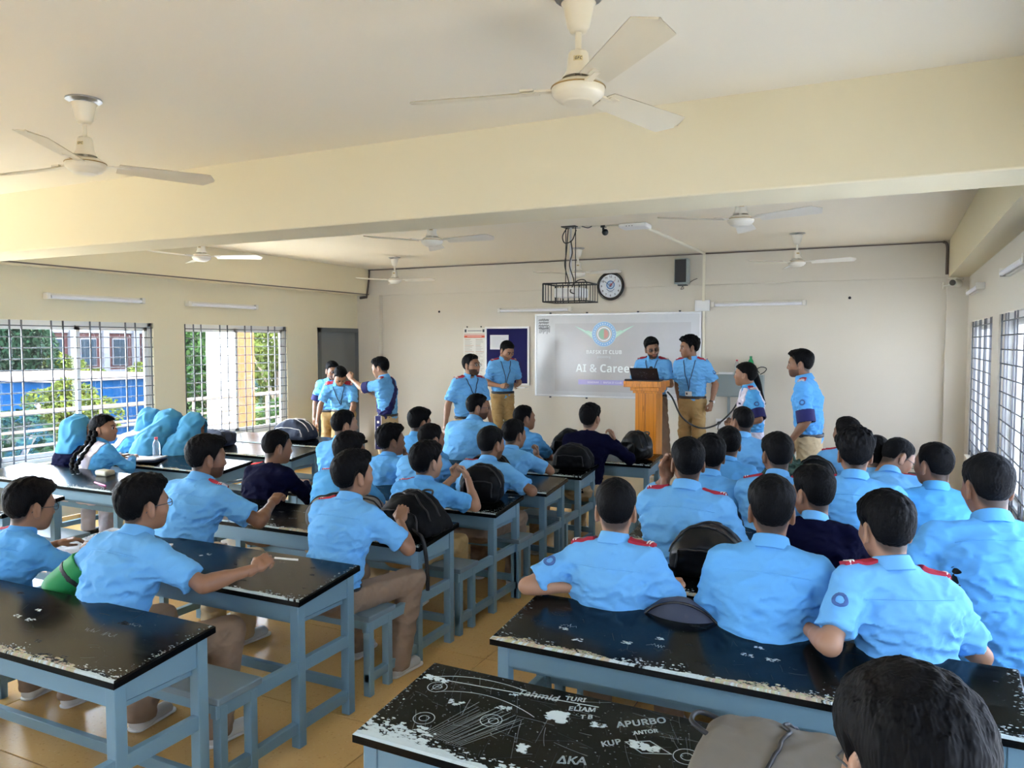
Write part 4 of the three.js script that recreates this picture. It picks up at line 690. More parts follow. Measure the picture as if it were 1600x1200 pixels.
  for (const A of arms) { const q = hands[A.pose][(fine ? 'fine' : 'coarse') + (A.sg < 0 ? 'L' : '')].clone(), m = basis(A.hd, A.hn); m.setPosition(A.w.clone().addScaledVector(A.hd, 0.012)); q.scale(0.95 * s, 0.95 * s, 0.95 * s).applyMatrix4(m); parts.push(q); }
  const body = mergeGeometries(parts), pc = body.attributes.position.count, col = new Float32Array(pc * 3).fill(1), h0 = parts[0].attributes.position.count, hl = (fine ? headGeo.fine : headGeo.coarse).attributes.position;
  for (let i = 0; i < hl.count; i++) {                                // lips, brows, beard
    const x = hl.getX(i), y = hl.getY(i), z = hl.getZ(i); let c = [1, 1, 1];
    if (z < -0.075 && Math.abs(x) < 0.021 && y > -0.077 && y < -0.052) c = [0.78, 0.5, 0.5];
    else if (z < -0.05 && Math.abs(y - 0.021 - 0.15 * (0.03 - Math.abs(Math.abs(x) - 0.03))) < 0.0055 && Math.abs(x) > 0.011 && Math.abs(x) < 0.052) c = [0.1, 0.09, 0.09];
    else if (!o.scarf && !o.female && z > -0.058 && Math.abs(x) < 0.0775 + (z > 0.03 ? 1 : 0)) { const t = smooth(-0.022, 0.012, y - lineAt(x, z)); if (t > 0) { const q = 1 - 0.86 * t; c = [q, q, q]; } }
    if (o.beard && z < 0.0 && y > -0.13 && (y < -0.046 - 0.35 * Math.max(0, -z - 0.075) && Math.abs(x) > -1) && (Math.abs(x) > 0.022 || y < -0.076 || y > -0.056) && y < -0.045 + (z > -0.055 ? 0.02 : 0)) c = o.beard > 1 ? [0.12, 0.11, 0.11] : [0.42, 0.4, 0.4];
    col.set(c, (h0 + i) * 3);
  }
  body.setAttribute('color', new THREE.BufferAttribute(col, 3));
  mesh('body', body, skins[o.skin ?? Math.floor(rnd() * 3)], g);
  const onHead = (name, geo, m, parent = g) => { const q = mesh(name, geo, m, parent); q.position.copy(hc); q.quaternion.copy(hq); q.scale.setScalar(hs); return q; };
  for (const sx of [-1, 1]) { const e = mesh('eye', eyeGeo, M.eye, g); e.position.copy(V(sx * 0.031, 0.001, -0.0775).applyMatrix4(hm)); e.quaternion.copy(hq); e.scale.setScalar(hs); }
  if (!o.scarf) onHead('hair', hairs[o.hair || 'short'][Math.floor(rnd() * 2) % hairs[o.hair || 'short'].length], M.hair);
  if (o.glasses) { const q = onHead('glasses', glassesGeo, M.darkGrey); mesh('lens', lensGeo, M.lens, q); }
  // ---- legs
  const sp = stand ? 0.085 : 0.09, hips = [-1, 1].map((q) => V(q * sp * s, H.y - 0.03, 0.0));
  const legs = [-1, 1].map((q, i) => {
    const L = (q > 0 ? o.lr : o.ll) || {};
    if (stand) { const a = L.a ? vec(L.a) : V(q * 0.10 * s, floor + 0.1, 0.01 + rr(-0.03, 0.03)); return { h: hips[i], k: L.k ? vec(L.k) : hips[i].clone().lerp(a, 0.5).add(V(q * 0.01, 0, -0.02)), a }; }
    const kn = L.k ? vec(L.k) : V(q * (0.12 + rr(0, 0.06)), hp - 0.015, -0.43 * s); return { h: hips[i], k: kn, a: L.a ? vec(L.a) : V(kn.x + q * 0.01, 0.10, kn.z + rr(-0.02, 0.12)) };
  });
  const lf2 = legs.map((L) => { const a = cap(L.h, L.k, 0.094 * s * (0.6 + 0.4 * girth), 0.084 * s), b = cap(L.k, L.a.clone().add(V(0, -0.03, 0)), 0.082 * s, 0.078 * s); return (x, y, z) => smin(a(x, y, z), b(x, y, z), 0.03); });
  const pel = ecap(H.clone().add(V(0, stand ? -0.08 : -0.012, stand ? 0.005 : 0.02)), H.clone().addScaledVector(u, 0.03), (stand ? 0.108 : 0.10) * s * girth + 0.004, 0.118 * s * girth + 0.004, r, 1.4), fp = rr(0, 50);
  const pantF = (x, y, z) => { let d = smin(smin(pel(x, y, z), lf2[0](x, y, z), 0.05), lf2[1](x, y, z), 0.05); if (Math.abs(d) < 0.04) d -= 0.012 * (0.3 - Math.abs(noise(x * 5 + fp, y * 11 + z * 5, z * 6))) + 0.0035 * (0.3 - Math.abs(noise(x * 15 + fp, y * 17 - z * 9, z * 15))); d = smax(d, y - (H.y + 0.042), 0.008); return smax(d, (floor + 0.045) - y, 0.01); };
  const [l3, h3] = bb([H, ...legs.flatMap((L) => [L.h, L.k, L.a])], 0.2 * s * girth);
  const pm = o.skirt ? sm : [M.khaki, M.khakiPink, M.khakiPale][o.tr ?? Math.floor(rnd() * 3)];
  mesh('trousers', net(pantF, l3, h3, stand ? 0.013 : fine ? 0.012 : 0.016), o.skirt ? M.sashWhite : pm, g);
  if (o.skirt) {                                                      // the long tunic's skirt falls over the lap or down to the knee
    const a = stand ? ecap(H.clone().add(V(0, 0.05, 0)), H.clone().add(V(0, -0.42, 0)), 0.105, 0.165, R, 1.35) : ecap(H, H.clone().add(V(0, -0.02, -0.30)), 0.13, 0.12, R, 1.5);
    mesh('skirt', net((x, y, z) => { let d = a(x, y, z); d -= 0.012 * Math.sin(Math.atan2(x, z) * 11) * smooth(H.y + 0.05, H.y - 0.3, y); return stand ? smax(d, H.y - 0.40 - y, 0.01) : smax(d, 0.452 - y, 0.01); }, H.clone().add(V(-0.35, -0.45, -0.55)), H.clone().add(V(0.35, 0.2, 0.35)), 0.014), sm, g);
  }
  legs.forEach((L) => { const q = mesh('shoe', shoeGeo.up, o.shoe === 'black' ? M.shoeBlack : M.shoeWhite, g); q.position.set(L.a.x, floor, L.a.z - 0.045); q.rotation.y = -0.12 * Math.sign(L.a.x); q.scale.setScalar(s); mesh('sole', shoeGeo.sole, o.shoe === 'black' ? M.black : M.white, q); });
  // ---- clothing details that follow the shirt's surface
  const patch = (name, m, off, region, a, b, h, parent = g) => { const geo = net((x, y, z) => Math.max(shirtF(x, y, z) - off, -shirtF(x, y, z) - 0.012, region(x, y, z)), a, b, h, 2.2); if (geo.index.count) return mesh(name, geo, m, parent); return null; };
  const slab = (c, a, ha, b, hb) => (x, y, z) => { x -= c.x; y -= c.y; z -= c.z; return Math.max(Math.abs(x * a.x + y * a.y + z * a.z) - ha, Math.abs(x * b.x + y * b.y + z * b.z) - hb); };
  if (o.ep !== 0) for (const S of [SL, SR]) {
    if (o.ep === (S === SL ? 'R' : 'L')) continue;
    const sg = S === SR ? 1 : -1, mid = N.clone().addScaledVector(u, 0.0).lerp(S, 0.70), al = S.clone().sub(N).normalize(), ac = fw.clone().addScaledVector(al, -fw.dot(al)).normalize(), d = V(0.075, 0.075, 0.075), top = mid.clone().addScaledVector(u, 0.05);
    const up = (f) => (x, y, z) => Math.max(f(x, y, z), -((x - mid.x) * u.x + (y - mid.y) * u.y + (z - mid.z) * u.z) + 0.01);
    const ep = patch('epaulette', o.navy ? M.scarlet : M.crimson, 0.0115, up(slab(mid, al, 0.064 * s, ac, 0.031 * s)), top.clone().sub(d), top.clone().add(d), fine ? 0.0055 : 0.007);
    if (ep) for (const q of [0.030, 0.044]) { const c = mid.clone().addScaledVector(al, q * s); patch('stripe', M.stripe, 0.0145, up(slab(c, al, 0.0045, ac, 0.0315 * s)), top.clone().sub(d), top.clone().add(d), fine ? 0.005 : 0.006, ep); }
  }
  if (!o.scarf && o.collar !== 0) { const c = mesh('collar', collarGeo, o.navy ? shirtMats[2] : sm, g); c.position.copy(N).addScaledVector(u, 0.006).addScaledVector(k.nd, 0.030); const cu = u.clone().lerp(k.nd, 0.5).normalize(); c.quaternion.setFromRotationMatrix(new THREE.Matrix4().makeBasis(r, cu, r.clone().cross(cu))); c.scale.set(1.02 * s, s, 1.1 * s); }
  if (!o.navy && !o.skirt) { const f = H.y + 0.03; const bl = net((x, y, z) => Math.max(Math.abs(pel(x, y, z) - 0.0) - 0.009, Math.abs(y - f) - 0.018), V(-0.32 * girth, f - 0.04, -0.28 * girth), V(0.32 * girth, f + 0.04, 0.28 * girth), 0.009, 2); mesh('belt', bl, M.black, g); }
  if (o.lanyard) {                                                    // strap round the neck, V on the chest, card below
    const drop = o.lanyard, P = [], proj = (p) => { for (let i = 0; i < 24; i++) { const d = shirtF(p.x, p.y, p.z) - 0.006; const e = 0.004, gx = shirtF(p.x + e, p.y, p.z) - shirtF(p.x - e, p.y, p.z), gy = shirtF(p.x, p.y + e, p.z) - shirtF(p.x, p.y - e, p.z), gz = shirtF(p.x, p.y, p.z + e) - shirtF(p.x, p.y, p.z - e), l = Math.hypot(gx, gy, gz) || 1; p.x -= gx / l * d * 0.7; p.y -= gy / l * d * 0.7; p.z -= gz / l * d * 0.7; } return p; };
    const low = N.clone().addScaledVector(u, -drop * s).addScaledVector(fw, 0.22), back = N.clone().addScaledVector(u, 0.012).addScaledVector(fw, -0.07 * s);
    const sideP = (q, t) => N.clone().addScaledVector(r, q * (0.075 * (1 - t)) * s).addScaledVector(u, -drop * s * t - 0.0).addScaledVector(fw, 0.06 + 0.16 * t);
    for (const q of [-1, 1]) { const L = []; for (let i = 8; i >= 0; i--) L.push(proj(sideP(q, i / 8))); L.push(N.clone().addScaledVector(r, q * 0.074 * s).addScaledVector(u, 0.014)); L.push(back.clone().addScaledVector(r, q * 0.03)); P.push(tube(L, 0.0055, false, 40, 6)); }
    mesh('lanyard', P, M.lanyard, g);
    if (o.card) { const lp = proj(low), q = mesh('id_card', rbox(0.085, 0.058, 0.004, 0.003, 0, -0.04, 0), M.white, g); q.position.copy(lp).addScaledVector(fw, 0.008); q.quaternion.setFromRotationMatrix(new THREE.Matrix4().makeBasis(r, u, r.clone().cross(u))); mesh('card_photo', box(0.02, 0.026, 0.002, 0.022, -0.04, 0), M.darkGrey, q).position.z = -0.0025; }
  }
  const ring = (name, m, A, t, half, off, p = g) => { const c = A.S.clone().lerp(A.e, t), d = A.e.clone().sub(A.S).normalize(), rad = V(0.12, 0.12, 0.12); return patch2(name, m, A, off, (x, y, z) => Math.abs((x - c.x) * d.x + (y - c.y) * d.y + (z - c.z) * d.z) - half, c.clone().sub(rad), c.clone().add(rad), p); };
  const patch2 = (name, m, A, off, region, a, b, p) => { const f = cap(A.S, A.e, 0.066 * s, 0.068 * s); return mesh(name, net((x, y, z) => Math.max(Math.abs(f(x, y, z) - off) - 0.006, region(x, y, z)), a, b, 0.0075, 2), m, p); };
  if (o.armband) { const A = o.armband.side > 0 ? AR : AL, b = ring('armband', o.armband.m, A, o.armband.t ?? 0.72, o.armband.h ?? 0.055, o.armband.off ?? 0.004); if (o.armband.trim) ring('armband_trim', M.goldBand, A, (o.armband.t ?? 0.72) + 0.17, 0.006, 0.007, b); if (o.armband.black) { ring('armband_strap', M.black, A, o.armband.t - 0.12, 0.012, (o.armband.off ?? 0.004) + 0.003, b); } }
  if (o.badge) { const A = o.badge > 0 ? AR : AL, c = A.S.clone().lerp(A.e, 0.45), d = A.e.clone().sub(A.S).normalize(), out = (o.badgeDir ? vec(o.badgeDir) : r.clone().multiplyScalar(A.sg)), b = d.clone().cross(out).normalize(); patch('shoulder_badge', M.patch, 0.004, (x, y, z) => { x -= c.x; y -= c.y; z -= c.z; const p = x * d.x + y * d.y + z * d.z, q = x * b.x + y * b.y + z * b.z, w = x * out.x + y * out.y + z * out.z; return Math.max(Math.abs(Math.hypot(p, q) - 0.022) - 0.007, -w); }, c.clone().subScalar(0.1), c.clone().addScalar(0.1), 0.005); }
  if (o.watch) { const A = o.watch > 0 ? AR : AL, f = A.w.clone().sub(A.e).normalize(), q = mesh('watch', [new THREE.TorusGeometry(0.031 * s, 0.006, 6, 24).rotateX(Math.PI / 2)], M.black, g); q.position.copy(A.w).addScaledVector(f, -0.02); q.quaternion.setFromRotationMatrix(basis(f, A.hn)); mesh('watch_face', cyl(0.017, 0.017, 0.008, 0, 0, 0).rotateX(Math.PI / 2).translate(0, 0, 0.034), M.white, q); }
  g.userData.rig = undefined; delete g.userData.rig;
  return { g, s, H, W, C, N, J, u, r, fw, SL, SR, AR, AL, hc, hq, hs, hm, shirtF, patch, slab, sm, k, onHead };
}
// ---------------------------------------------------------------- the people
const deg = (a) => a * D2R;
function P(label, c, o = {}) {
  const q = { label, c, ...o }, t = o.look || [-2.75, -9.75], dx = t[0] - c[0], dz = t[1] - c[2];
  q.hy = o.hy !== undefined ? deg(o.hy) : Math.atan2(-dx, -dz) + deg(o.turn || 0); q.yaw = deg(o.yaw || 0); q.hp = o.hp !== undefined ? deg(o.hp) : deg(rr(-4, 6)); q.hr = deg(o.hr || 0); q.lean = deg(o.lean ?? 14); q.hunch = deg(o.hunch ?? 14); q.side = deg(o.side || 0); q.tilt = deg(o.tilt || 0); q.twist = deg(o.twist || 0);
  if (o.near) { q.fine = true; q.cell = 0.0095; } else if (c[2] < -6) q.cell = 0.0145;
  return person(q);
}
const desk = (sg, x, z, y = 0.80) => ({ w: [sg * x, y, z] });
const chin = (sg, y = 1.02, z = -0.30) => ({ w: [sg * 0.07, y, z], pole: [sg * 0.5, -1, -0.35], dir: [-sg * 0.15, 0.9, 0.35], n: [sg * 0.4, 0.1, -1], hand: 'fist' });
// window-side pair in the near middle rows
P('boy with glasses at the left picture edge, back to us, two red shoulder bars', [-3.974, 1.194, -2.5], { near: 1, glasses: 1, hair: 'thick', turn: 4, sh: 1, ep: 'L', lanyard: 0.25, skin: 0, ar: desk(1, 0.12, -0.40), al: desk(-1, 0.12, -0.40), lean: 12, hp: 8 });
const B2 = P('boy in glasses with a green armband, pen in his right hand on the desk', [-3.159, 1.272, -2.5], { near: 1, glasses: 1, hair: 'thick', turn: -6, sh: 2, ep: 0, g: 1.12, skin: 0, lean: 16, tr: 1, lanyard: 0.25, ar: { e: [0.46, 0.80, -0.20], w: [0.55, 0.86, -0.50], hand: 'hold', dir: [0.05, 0.35, -1], n: [0.5, 0.8, 0.2] }, al: { e: [-0.33, 0.76, -0.04], w: [-0.26, 0.79, -0.34] }, armband: { side: -1, m: M.green, t: 0.78, h: 0.10, off: 0.010, black: 1 }, lr: { k: [0.30, 0.50, -0.44], a: [0.32, 0.1, -0.34] } });
{ const w = B2.AR.w.clone().add(V(0.03, 0.03, -0.10)); B2.g.updateMatrixWorld(true); const p = B2.g.localToWorld(w); tag(mesh('pen', [rod([p.x, p.y, p.z], [p.x + 0.10, p.y - 0.01, p.z - 0.05], 0.005)], M.white), 'pale pen in the hand of the boy with the green armband', 'pen'); }
P('stout boy in a sky-blue shirt holding his hands together on the third desk', [-3.813, 1.32, -3.5], { near: 1, hair: 'thick', beard: 1, turn: -14, g: 1.14, sh: 2, ep: 'R', skin: 3, lean: 15, al: chin(-1, 1.03), ar: { e: [0.42, 0.83, -0.24], w: [0.32, 0.88, -0.46], hand: 'hold', dir: [-0.2, 0.5, -0.9] } });
P('boy in a navy sweater with scarlet shoulder bars by the middle-block desks', [-4.169, 1.246, -4.5], { navy: 1, long: 1, hair: 'buzz', turn: -10, ep: 'L', skin: 0, collar: 0, g: 1.1, lean: 12 });
P('upright boy with close-cropped hair seen past two other heads, left of the sash wearer', [-4.216, 1.329, -5.35], { hair: 'buzz', turn: -12, ep: 0, skin: 2, lean: 2, hunch: 8, beard: 1, sh: 0 });
P('boy half hidden behind the near thin boy, dark hair, bluish shirt', [-3.492, 1.251, -4.5], { hair: 'thick', turn: -8, ep: 'L', sh: 3, lean: 18, hunch: 20 });
P('slim boy in a pale shirt leaning on his arm between grey and black backpacks', [-2.724, 1.285, -3.52], { near: 1, hair: 'thick', turn: -18, ep: 'L', sh: 2, skin: 0, lean: 14, hunch: 12, ar: { e: [0.30, 0.80, -0.22], w: [0.16, 0.88, -0.42], hand: 'hold', dir: [-0.2, 0.6, -0.5] }, al: desk(-1, 0.10, -0.42), tr: 1, lr: { k: [0.22, 0.52, -0.45], a: [0.22, 0.1, -0.30] } });
P('boy resting his fist on his mouth in the fifth middle row', [-3.736, 1.219, -5.35], { hair: 'thick', turn: -20, ep: 0, sh: 0, skin: 1, ar: chin(1, 0.98), lean: 16 });
P('boy with rounded short hair in the sixth middle row, right of the sash wearer', [-3.986, 1.285, -6.2], { hair: 'neat', turn: 0, ep: 0, sh: 1, lean: 8 });
P('boy with faded sides and a red-edged collar behind clasped hands', [-3.337, 1.253, -5.35], { hair: 'buzz', turn: -14, ep: 'L', sh: 2, skin: 0, beard: 1, lean: 20, hunch: 24 });
P('boy with hands clasped before his face beside a standing black bag', [-2.854, 1.218, -4.5], { near: 1, hair: 'thick', turn: -12, ep: 'L', sh: 1, skin: 2, lean: 20, hunch: 20, ar: { e: [0.34, 0.79, -0.34], w: [0.20, 0.99, -0.46], hand: 'fist', dir: [-0.5, 0.75, 0], n: [0.5, 0.3, -0.8] }, al: { e: [-0.02, 0.78, -0.42], w: [0.10, 0.98, -0.52], hand: 'fist', dir: [0.4, 0.8, 0], n: [-0.3, 0.2, -0.9] } });
P('broad-backed boy in glasses, seventh row, in front of the standing men', [-3.858, 1.374, -7.1], { hair: 'short', glasses: 1, turn: -26, ep: 0, g: 1.15, sh: 2, skin: 0, beard: 1, lean: 22, hunch: 20, twist: 0 });
P('broad boy with one red bar, arms on the fifth desk, black hair rounded', [-2.789, 1.248, -5.35], { near: 1, hair: 'short', turn: -14, ep: 'L', g: 1.16, sh: 2, skin: 1, beard: 1, lean: 18, hunch: 18, tr: 1, ar: { e: [0.36, 0.82, -0.14], w: [0.22, 0.80, -0.38] } });
P('boy leaning his cheek on his hand in the sixth middle row', [-3.002, 1.218, -6.2], { hair: 'short', turn: -12, ep: 0, sh: 2, ar: { e: [0.3, 0.80, -0.22], w: [0.09, 0.96, -0.34], hand: 'fist', dir: [0, 1, 0.1], n: [0.4, 0, -1] }, lean: 16 });
P('boy peering right in the seventh row, just left of the black bags', [-3.337, 1.273, -7.1], { hair: 'buzz', turn: -24, ep: 'L', sh: 1, skin: 0, lean: 12 });
P('boy in a plain navy sweater touching his cheek, alone before the lectern', [-2.618, 1.304, -7.1], { navy: 1, long: 1, hair: 'thick', turn: -6, ep: 0, collar: 0, g: 1.15, skin: 2, lean: 14, tr: 2, ar: { e: [0.34, 0.84, -0.2], w: [0.14, 1.02, -0.30], hand: 'hold', dir: [-0.2, 1, 0.2], n: [0.6, 0, -0.8] }, cell: 0.012 });
// right block
P('boy seen square from behind, crimson bars on both shoulders, elbow on the desk behind him', [-1.10, 1.284, -3.33], { near: 1, hair: 'short', turn: 2, ep: 1, sh: 2, skin: 2, lean: 2, hunch: 8, hp: 6, g: 1.08, tilt: -4, badge: -1, badgeDir: [-0.5, 0.5, 0.7], al: { e: [-0.37, 0.80, 0.10], w: [-0.16, 0.81, 0.03], dir: [1, 0, -0.2], n: [0, 1, 0.2] }, ar: { e: [0.28, 0.76, -0.05], w: [0.22, 0.80, -0.34] } });
P('boy with a hand at his face and bars on both shoulders, fourth right row', [-0.99, 1.374, -4.25], { near: 1, hair: 'short', turn: 4, ep: 1, sh: 2, skin: 1, lean: 12, hunch: 12, g: 1.05, al: { w: [-0.13, 1.14, -0.22], pole: [-0.6, -1, -0.1], dir: [0.1, 0.9, -0.2], n: [-0.6, 0, -0.8], hand: 'hold' }, ar: { e: [0.30, 0.80, -0.08], w: [0.2, 0.8, -0.4] } });
P('boy partly hidden behind the one with a hand at his face, red bar at right', [-1.06, 1.283, -5.2], { hair: 'thick', turn: 0, ep: 'L', sh: 0, lean: 16 });
P('boy with round black hair in the fifth right row, one dark red bar', [-1.11, 1.253, -6.1], { hair: 'short', turn: -2, ep: 'L', sh: 1, skin: 1, lean: 12 });
P('boy seated directly before the standing girl, foremost right row', [-1.15, 1.345, -7.0], { hair: 'buzz', turn: 10, ep: 0, sh: 2, skin: 1, lean: 8, hunch: 10 });
P('tall-haired boy in the middle of the right block, shirt plain and pale', [-0.634, 1.324, -5.15], { hair: 'neat', turn: 0, ep: 1, sh: 2, skin: 1, g: 1.05, lean: 10 });
P('boy in a navy sweater with a sky-blue collar in the right block', [-0.34, 1.262, -4.25], { near: 1, navy: 1, long: 1, hair: 'neat', turn: 18, ep: 0, skin: 0, lean: 10, hunch: 12 });
P('thin boy with standing-out ears and a creased plain shirt, no shoulder bars', [-0.43, 1.344, -3.33], { near: 1, hair: 'neat', turn: -8, ep: 0, sh: 0, skin: 1, lean: 6, hunch: 16, hp: 4, ar: { e: [0.24, 0.75, -0.08], w: [0.2, 0.8, -0.36] }, al: { e: [-0.24, 0.75, -0.08], w: [-0.2, 0.8, -0.36] } });
P('boy hidden behind the tall dark head, foremost right row, crimson bar showing', [-0.30, 1.285, -6.95], { hair: 'short', turn: 0, ep: 1, sh: 2, lean: 10 });
P('broad-shouldered boy with bushy hair in the right block', [-0.18, 1.386, -5.0], { near: 1, hair: 'tousled', turn: -20, ep: 'L', sh: 0, g: 1.12, skin: 0, lean: 10, hunch: 16, hs: 1.1 });
P('boy whose cheek shows just right of the bushy-haired one', [-0.08, 1.235, -6.1], { hair: 'short', turn: -30, ep: 1, sh: 2, skin: 2, lean: 14 });
P('boy bowing his head low with faded hair, right block', [0.10, 1.233, -6.0], { hair: 'buzz', hy: -62, hp: 32, hr: 6, ep: 'R', sh: 2, skin: 0, lean: 26, hunch: 22, glasses: 1 });
P('boy with a square haircut and lanyard at his collar near the right wall', [0.247, 1.327, -5.1], { hair: 'buzz', turn: 6, ep: 0, sh: 3, skin: 1, lean: 8, lanyard: 0.25, hunch: 10 });
P('very broad boy by the right wall, belt showing above the bench', [0.40, 1.40, -4.05], { near: 1, hair: 'short', turn: -10, yaw: 12, ep: 0, sh: 1, g: 1.42, skin: 1, lean: 18, hunch: 16, hs: 1.14, tr: 2, hp: 8, ar: { e: [0.36, 0.86, -0.12], w: [0.2, 0.8, -0.4] }, al: { e: [-0.36, 0.86, -0.12], w: [-0.2, 0.8, -0.4] } });
P('boy turned left with crimson bars and a round badge on his sleeve', [-0.005, 1.321, -3.30], { near: 1, hair: 'thick', yaw: 24, turn: 2, ep: 1, sh: 2, skin: 2, side: -6, lean: 4, hunch: 12, hp: 8, tilt: 8, badge: -1, badgeDir: [-0.55, 0.3, 0.78], al: { e: [-0.38, 0.80, 0.14], w: [-0.36, 0.80, -0.14] }, ar: { e: [0.25, 0.76, -0.08], w: [0.2, 0.8, -0.34] } });
P('boy closest to the camera, only the back of his dark head showing', [0.035, 1.471, -1.27], { near: 1, hair: 'close', hy: 22, ep: 1, sh: 2, skin: 2, lean: 14, hunch: 16, hs: 1.10, hp: 14, glasses: 1, cell: 0.011 });

// ---------------------------------------------------------------- the girls by the window
function headscarf(p, o = {}) {
  const inv = p.hm.clone().invert(), q = V(), { hc, N, u, fw, W } = p, back = o.back || 0, end = N.clone().addScaledVector(u, -(o.drop ?? 0.10)).addScaledVector(fw, -0.02 - back), low = o.long ? W.clone().addScaledVector(fw, -0.03).add(V(0, -0.06, 0)) : null;
  const drape = ecap(hc.clone().add(V(0, 0.0, 0.015)), end, 0.098, o.wide ?? 0.13, p.r, 1.22), tail = low ? ecap(end, low, o.wide ?? 0.13, 0.155, p.r, 1.45) : null, sd = rr(0, 9);
  const f = (x, y, z) => {
    q.set(x, y, z).applyMatrix4(inv); let d = (skull(q.x, q.y, q.z) - 0.021) * p.hs; let e = drape(x, y, z); if (tail) e = smin(e, tail(x, y, z), 0.08); d = smin(d, e, 0.09);
    if (Math.abs(d) < 0.04) d -= 0.006 * Math.sin(34 * (q.y * 0.8 + q.z * 0.55) + 4 * noise(x * 5 + sd, y * 5, z * 5)) + 0.004 * noise(x * 12, y * 5 + sd, z * 12);
    const fx = q.x / 0.058, fy = (q.y + 0.012) / 0.083, hole = q.z < 0.0 ? (Math.sqrt(fx * fx + fy * fy) - 1) * 0.058 : 0.1; d = smax(d, -hole, 0.008);
    return smax(d, (o.cut ?? (N.y - 0.16)) - y, 0.012);
  };
  const pts = [hc, end, ...(low ? [low] : [])], a = V(1e9, 1e9, 1e9), b = V(-1e9, -1e9, -1e9); for (const t of pts) { a.min(t); b.max(t); }
  return mesh('headscarf', net(f, a.subScalar(0.27), b.addScalar(0.2), 0.0105, 1.6), M.scarf, p.g);
}
const band = (p, name, m, from, to, half, off, parent) => {
  const mid = from.clone().lerp(to, 0.5), a = to.clone().sub(from), L = a.length() / 2; a.normalize(); const n = p.fw.clone(), b = a.clone().cross(n).normalize();
  return p.patch(name, m, off, p.slab(mid, a, L + 0.02, b, half), mid.clone().subScalar(L + 0.16), mid.clone().addScalar(L + 0.16), 0.0085, parent);
};
const vee = (p, half = 0.04) => { for (const S of [p.SL, p.SR]) band(p, 'sash', M.sashWhite, p.N.clone().lerp(S, 0.62).addScaledVector(p.u, 0.04), p.W.clone().addScaledVector(p.fw, -0.0).add(V(0, -0.05, 0)), half, 0.008); };
const fem = { female: 1, skirt: 1, ep: 0, sh: 3, shoe: 'black', broad: 0.95 };
{
  const a = P('girl in a navy sweater and sky-blue headscarf, leftmost, by the window', [-7.0, 1.20, -4.85], { ...fem, navy: 1, long: 1, scarf: 1, turn: -25, lean: 12, skin: 2, collar: 0 }); headscarf(a, { drop: 0.05, wide: 0.12, cut: a.N.y - 0.05 });
  const b = P('girl with a long dark braid, white crossed sash and red shoulder bar', [-6.63, 1.235, -4.85], { ...fem, long: 1, hair: 'girl', turn: -22, ep: 'L', lean: 12, hunch: 12, skin: 0 }); vee(b, 0.05);
  for (const s of [-1, 1]) {
    const L = [b.hc.clone().add(V(s * 0.03 - 0.02, -0.03, 0.10)), b.N.clone().add(V(s * 0.035 - 0.03, 0.02, 0.09)), b.C.clone().add(V(s * 0.05 - 0.03, 0.03, 0.155)), b.W.clone().add(V(s * 0.03, 0.10, 0.165)), b.W.clone().add(V(s * 0.02, 0.02, 0.155))], cv = new THREE.CatmullRomCurve3(L), g = [];
    for (let i = 0; i <= 44; i++) { const q = cv.getPoint(i / 44); g.push(ball(0.023 - 0.009 * (i / 44), q.x + 0.009 * Math.sin(i * 1.25), q.y, q.z + 0.004 * Math.cos(i * 1.25), 10)); } mesh('braid', g, M.hair, b.g);
  }
  mesh('hair_tie', ball(0.02, b.W.x + 0.02, b.W.y + 0.01, b.W.z + 0.16, 10), M.black, b.g);
  const c = P('girl with a wrapped sky-blue headscarf and pale sash, head bowed at the window', [-7.12, 1.185, -5.82], { ...fem, scarf: 1, turn: -40, hp: 22, lean: 34, hunch: 18, yaw: -25, skin: 2 }); headscarf(c, { drop: 0.0, wide: 0.085, cut: c.N.y - 0.01 }); vee(c, 0.055);
  const d = P('girl under a long sky-blue headscarf, middle of the three by the window', [-6.83, 1.19, -5.82], { ...fem, scarf: 1, turn: -20, hp: 16, lean: 34, hunch: 14, yaw: -10 }); headscarf(d, { drop: 0.12, wide: 0.14, back: 0.02, long: 1, cut: 0.62 });
  const e = P('girl under a long sky-blue headscarf, rightmost of the three by the window', [-6.54, 1.13, -5.85], { ...fem, scarf: 1, turn: -30, hp: 10, lean: 22, hunch: 14, yaw: -10 }); headscarf(e, { drop: 0.12, wide: 0.13, back: 0.01, long: 1, cut: 0.62 });
}
// ---------------------------------------------------------------- people standing in front
const S = (label, c, o) => P(label, c, { stand: 1, near: 1, cell: 0.0115, lean: 3, hunch: 4, ...o });
S('standing man half hidden behind the bowing man by the grey door', [-7.30, 1.63, -9.05], { yaw: -150, hy: -120, hp: 14, hair: 'short', ep: 0, sh: 2, skin: 0, beard: 1, lean: 10, armband: { side: 1, m: M.navyBand, t: 0.74, h: 0.045 }, al: { w: [-0.26, 0.80, -0.18], pole: [-0.4, 0, 1] }, ar: { w: [0.25, 0.82, -0.16], pole: [0.5, 0, 1] } });
S('standing man bowing his head over the dark bag, red bars on his shoulders', [-6.88, 1.535, -8.72], { yaw: -155, hy: -128, hp: 48, hair: 'short', ep: 1, sh: 2, skin: 0, lean: 24, hunch: 18, tr: 0, lanyard: 0.26, ar: { w: [0.30, 0.80, -0.32], pole: [0.6, 0, 0.8] }, al: { w: [-0.16, 0.80, -0.38], pole: [-0.6, 0, 0.8] } });
